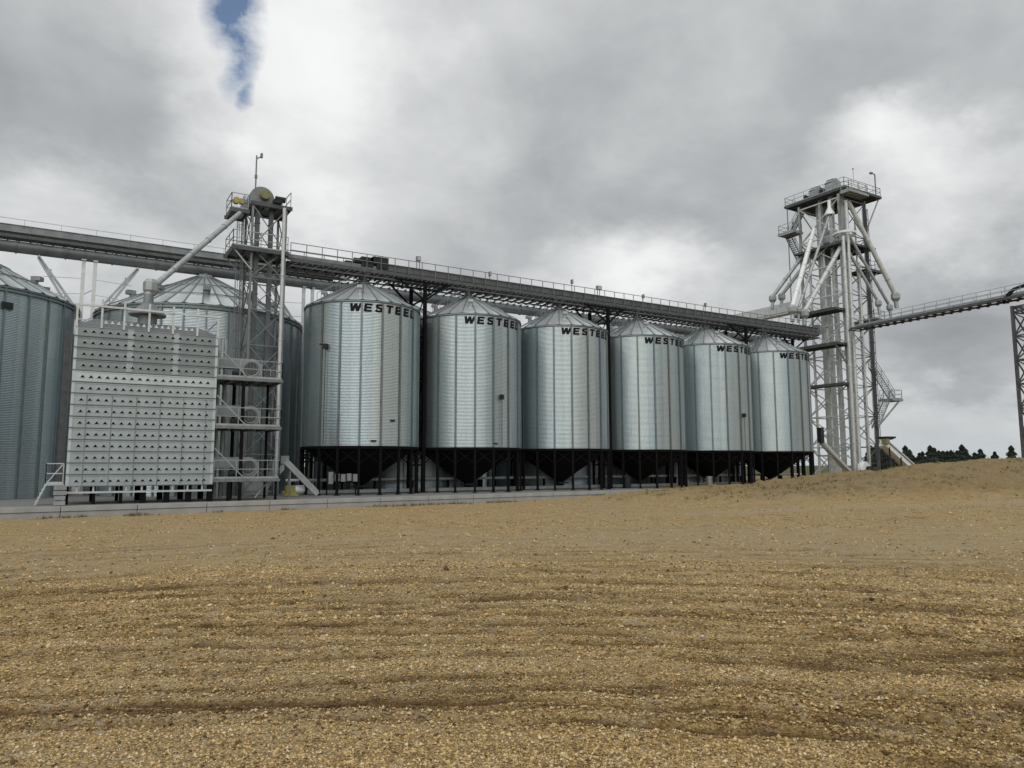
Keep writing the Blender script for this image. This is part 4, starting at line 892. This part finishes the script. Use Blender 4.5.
crowns = [spruce_mesh(8.0, 2.7, 1), spruce_mesh(7.2, 3.0, 2), spruce_mesh(6.6, 2.2, 3), spruce_mesh(5.6, 2.8, 4)]
tm = MB(); tm.tube((0, 0, 0), (0, 0, 6.5), .22, 7, .05); trunk = tm.mesh('trunk', 'bark')
TREES = []  # (pixel-free) bearing in degrees right of the view axis, distance, crown, scale
for k in range(34):
    TREES.append((25.6 + .2 * k + random.uniform(-.12, .12), 300 + random.uniform(-14, 26), random.choice([0, 1, 2, 3]), random.uniform(1.0, 1.4)))
TREES += [(33.0, 300, 2, 1.2), (33.9, 296, 0, 1.25), (27.0, 292, 0, 1.4), (27.9, 290, 0, 1.3), (29.6, 288, 1, 1.3), (31.2, 300, 0, 1.35)]
for k in range(70): TREES.append((25.4 + .117 * k + random.uniform(-.1, .1), 318 + random.uniform(-8, 20), random.choice([1, 3, 3, 2]), random.uniform(.72, .98)))
for b_, d_, k, s in TREES:
    az = PI / 2 - YAW - math.radians(b_); x = CAM.x + d_ * math.cos(az); y = CAM.y + d_ * math.sin(az); z = float(ground([x], [y])[0][0])
    t = thing('spruce_tree', 'dark spruce in the shelterbelt far beyond the gravel bank', 'tree', (x, y, z), random.uniform(0, 6), 'spruces on the horizon')
    t.scale = (s * 1.05, s * 1.05, s * .86); link('crown', crowns[k], t); link('trunk', trunk, t)
for (b0_, b1_, d_, h_, lab) in ((33.6, 34.9, 232, 1.5, 'long low white wrapped pile at the right edge beyond the bank'), (30.6, 32.3, 226, .95, 'low pale wrapped pile in front of the spruces')):
    az = PI / 2 - YAW - math.radians((b0_ + b1_) / 2); x = CAM.x + d_ * math.cos(az); y = CAM.y + d_ * math.sin(az); z = float(ground([x], [y])[0][0])
    L = d_ * math.radians(b1_ - b0_); m = MB()
    pr = [(1.3 * math.cos(a), h_ * math.sin(a)) for a in np.linspace(0, PI, 9)]; m.prism([(-L / 2, p, q - .05) for p, q in pr], (L, 0, 0))
    o = m.obj('wrapped_pile', 'pond', None, 40, (x, y, z)); o.rotation_euler.z = az - PI / 2; tag(o, lab, 'pile')

# ------------------------------------------------------------------ sky, sun, camera
SUN_EL, SUN_AZ = math.radians(48), math.radians(236)     # azimuth measured anticlockwise from +X: from the front left of the yard
sun_dir = Vector((math.cos(SUN_EL) * math.cos(SUN_AZ), math.cos(SUN_EL) * math.sin(SUN_AZ), math.sin(SUN_EL)))
sl = bpy.data.lights.new('sun', 'SUN'); sl.energy = 1.25; sl.angle = math.radians(80); sl.color = (1, .975, .94)
so = bpy.data.objects.new('sun', sl); C.objects.link(so); so.rotation_euler = (-sun_dir).to_track_quat('-Z', 'Y').to_euler(); so.location = (0, -40, 60)
def pix_dir(px, py):
    f, pit, rol = 739.7, .1099, -.0024; u, v = (px - 512) / f, (384 - py) / f
    X, U = u * math.cos(rol) - v * math.sin(rol), u * math.sin(rol) + v * math.cos(rol)
    wx, wy, wz = X, math.cos(pit) - U * math.sin(pit), math.sin(pit) + U * math.cos(pit)
    return Vector((wx * math.cos(YAW) + wy * math.sin(YAW), -wx * math.sin(YAW) + wy * math.cos(YAW), wz)).normalized()
def build_world():
    w = bpy.data.worlds.new('World'); S.world = w; w.use_nodes = True; n = w.node_tree; L = n.links.new
    bg = n.nodes['Background']
    sky = node(n, 'ShaderNodeTexSky'); sky.sky_type = 'NISHITA'; sky.sun_disc = False; sky.sun_elevation = SUN_EL; sky.sun_rotation = PI / 2 - SUN_AZ
    tc = node(n, 'ShaderNodeTexCoord'); D = tc.outputs['Generated']
    sx = node(n, 'ShaderNodeSeparateXYZ'); L(D, sx.inputs[0])
    def math_(op, a, b=None):
        x = node(n, 'ShaderNodeMath', operation=op)
        for i, v in enumerate((a, b)):
            if v is None: continue
            if hasattr(v, 'is_output'): L(v, x.inputs[i])
            else: x.inputs[i].default_value = v
        return x.outputs[0]
    zc = math_('ADD', math_('MAXIMUM', sx.outputs[2], 0.0), .42)        # flat cloud deck seen in perspective
    cv = node(n, 'ShaderNodeCombineXYZ'); L(math_('DIVIDE', sx.outputs[0], zc), cv.inputs[0]); L(math_('DIVIDE', sx.outputs[1], zc), cv.inputs[1])
    def nz(sc, det=7., ro=.55, off=0., dist=0.):
        mp = node(n, 'ShaderNodeMapping'); mp.inputs['Location'].default_value = (off, off * .7, off * .3); L(cv.outputs[0], mp.inputs[0])
        x = node(n, 'ShaderNodeTexNoise', Scale=sc, Detail=det, Roughness=ro, Distortion=dist); L(mp.outputs[0], x.inputs['Vector']); return x.outputs['Fac']
    wb = node(n, 'ShaderNodeTexNoise', Scale=5.0, Detail=6.0, Roughness=.6); L(cv.outputs[0], wb.inputs['Vector'])
    wv = node(n, 'ShaderNodeVectorMath', operation='MULTIPLY_ADD'); L(wb.outputs['Color'], wv.inputs[0]); wv.inputs[1].default_value = (.20, .20, .20)
    off = node(n, 'ShaderNodeVectorMath', operation='SUBTRACT'); L(D, off.inputs[0]); off.inputs[1].default_value = (.10, .10, .10); L(off.outputs[0], wv.inputs[2])
    def blob(p, rad, soft, sy=1.0, wv=wv):
        """soft patch of the cloud deck about a direction; sy > 1 stretches it upwards"""
        d = pix_dir(*p); u = Vector((0, 0, 1)); r = d.cross(u).normalized(); u = r.cross(d).normalized()
        def dot(v):
            x = node(n, 'ShaderNodeVectorMath', operation='DOT_PRODUCT'); L(wv.outputs[0], x.inputs[0]); x.inputs[1].default_value = v; return x.outputs['Value']
        a, b, f = dot(r), math_('DIVIDE', dot(u), sy), dot(d)
        q = math_('SQRT', math_('ADD', math_('MULTIPLY', a, a), math_('MULTIPLY', b, b)))
        mr = node(n, 'ShaderNodeMapRange'); mr.interpolation_type = 'SMOOTHSTEP'; L(q, mr.inputs[0]); mr.inputs[1].default_value = rad + soft; mr.inputs[2].default_value = max(0, rad - soft); mr.inputs[3].default_value = 0; mr.inputs[4].default_value = 1
        return math_('MULTIPLY', mr.outputs[0], math_('GREATER_THAN', f, 0))
    v = math_('ADD', math_('MULTIPLY', nz(1.3, 4., .5, 3.1), .50), math_('ADD', math_('MULTIPLY', nz(3.4, 8., .55, 7.7, .2), .38), math_('MULTIPLY', nz(11., 6., .6, 1.3), .08)))
    for p, rad, soft, sy, amp in BLOBS: v = math_('ADD', v, math_('MULTIPLY', blob(p, rad, soft, sy), amp))
    cloud = ramp(n, L, v, CLOUD)
    hz = ramp(n, L, sx.outputs[2], [(0., .0), (.04, .55), (.16, 1.)])
    cloud = mixc(n, L, hz, HORIZON, cloud)
    w2 = node(n, 'ShaderNodeVectorMath', operation='MULTIPLY_ADD'); L(wb.outputs['Color'], w2.inputs[0]); w2.inputs[1].default_value = (.07, .07, .07)
    o2 = node(n, 'ShaderNodeVectorMath', operation='SUBTRACT'); L(D, o2.inputs[0]); o2.inputs[1].default_value = (.035, .035, .035); L(o2.outputs[0], w2.inputs[2])
    hole = math_('MAXIMUM', blob((235, 2), .026, .026, 2.2, w2), math_('MAXIMUM', math_('MULTIPLY', blob((238, 50), .012, .024, 2.2, w2), .85), math_('MULTIPLY', blob((246, 92), .008, .010, 1.8, w2), .7)))
    gap = ramp(n, L, math_('MULTIPLY', hole, ramp(n, L, nz(9., 7., .62, 4.), [(.26, .3), (.52, 1.)])), [(.10, 0.), (.62, .97)])
    skyc = node(n, 'ShaderNodeVectorMath', operation='SCALE'); L(sky.outputs[0], skyc.inputs[0]); skyc.inputs[3].default_value = SKYK
    clc = node(n, 'ShaderNodeVectorMath', operation='SCALE'); L(cloud, clc.inputs[0]); clc.inputs[3].default_value = 10.
    c = mixc(n, L, gap, clc.outputs[0], skyc.outputs[0])
    L(c, bg.inputs[0]); bg.inputs[1].default_value = .1
SKYK = .95
BLOBS = [((285, 110), .05, .11, 1.7, .20), ((370, 30), .05, .11, .8, .14), ((190, 30), .03, .08, .9, .10), ((300, 200), .04, .08, 1., .06), ((80, 120), .16, .16, .7, -.10), ((690, 110), .24, .22, .8, -.12), ((880, 135), .04, .06, .6, .14), ((960, 170), .07, .10, .8, .18),
         ((610, 275), .07, .10, .6, .18), ((700, 280), .05, .08, .5, .10), ((60, 220), .08, .09, .6, .16), ((430, 190), .10, .12, .6, .06), ((940, 330), .14, .10, .5, -.12), ((930, 425), .16, .06, .3, .08), ((960, 40), .18, .16, .5, -.08)]
CLOUD = [(.26, (.23, .24, .255)), (.42, (.375, .388, .398)), (.56, (.54, .553, .56)), (.70, (.73, .737, .738)), (.92, (.86, .865, .86))]
HORIZON = (.43, .465, .475)
build_world()
cd = bpy.data.cameras.new('camera'); cam = bpy.data.objects.new('camera', cd); C.objects.link(cam); S.camera = cam
cd.sensor_width = 36; cd.lens = 739.7 / 1024 * 36; cd.clip_start = .05; cd.clip_end = 12000
cam.location = CAM
cam.rotation_euler = (Matrix.Rotation(-YAW, 4, 'Z') @ Matrix.Rotation(PI / 2 + .1099, 4, 'X') @ Matrix.Rotation(-.0024, 4, 'Z')).to_euler()
S.view_settings.view_transform = 'Standard'; S.view_settings.look = 'None'; S.view_settings.exposure = .28; S.view_settings.gamma = 1
S.render.film_transparent = False
S.cycles.max_bounces = 6; S.cycles.diffuse_bounces = 3; S.cycles.glossy_bounces = 4
S.cycles.use_denoising = True
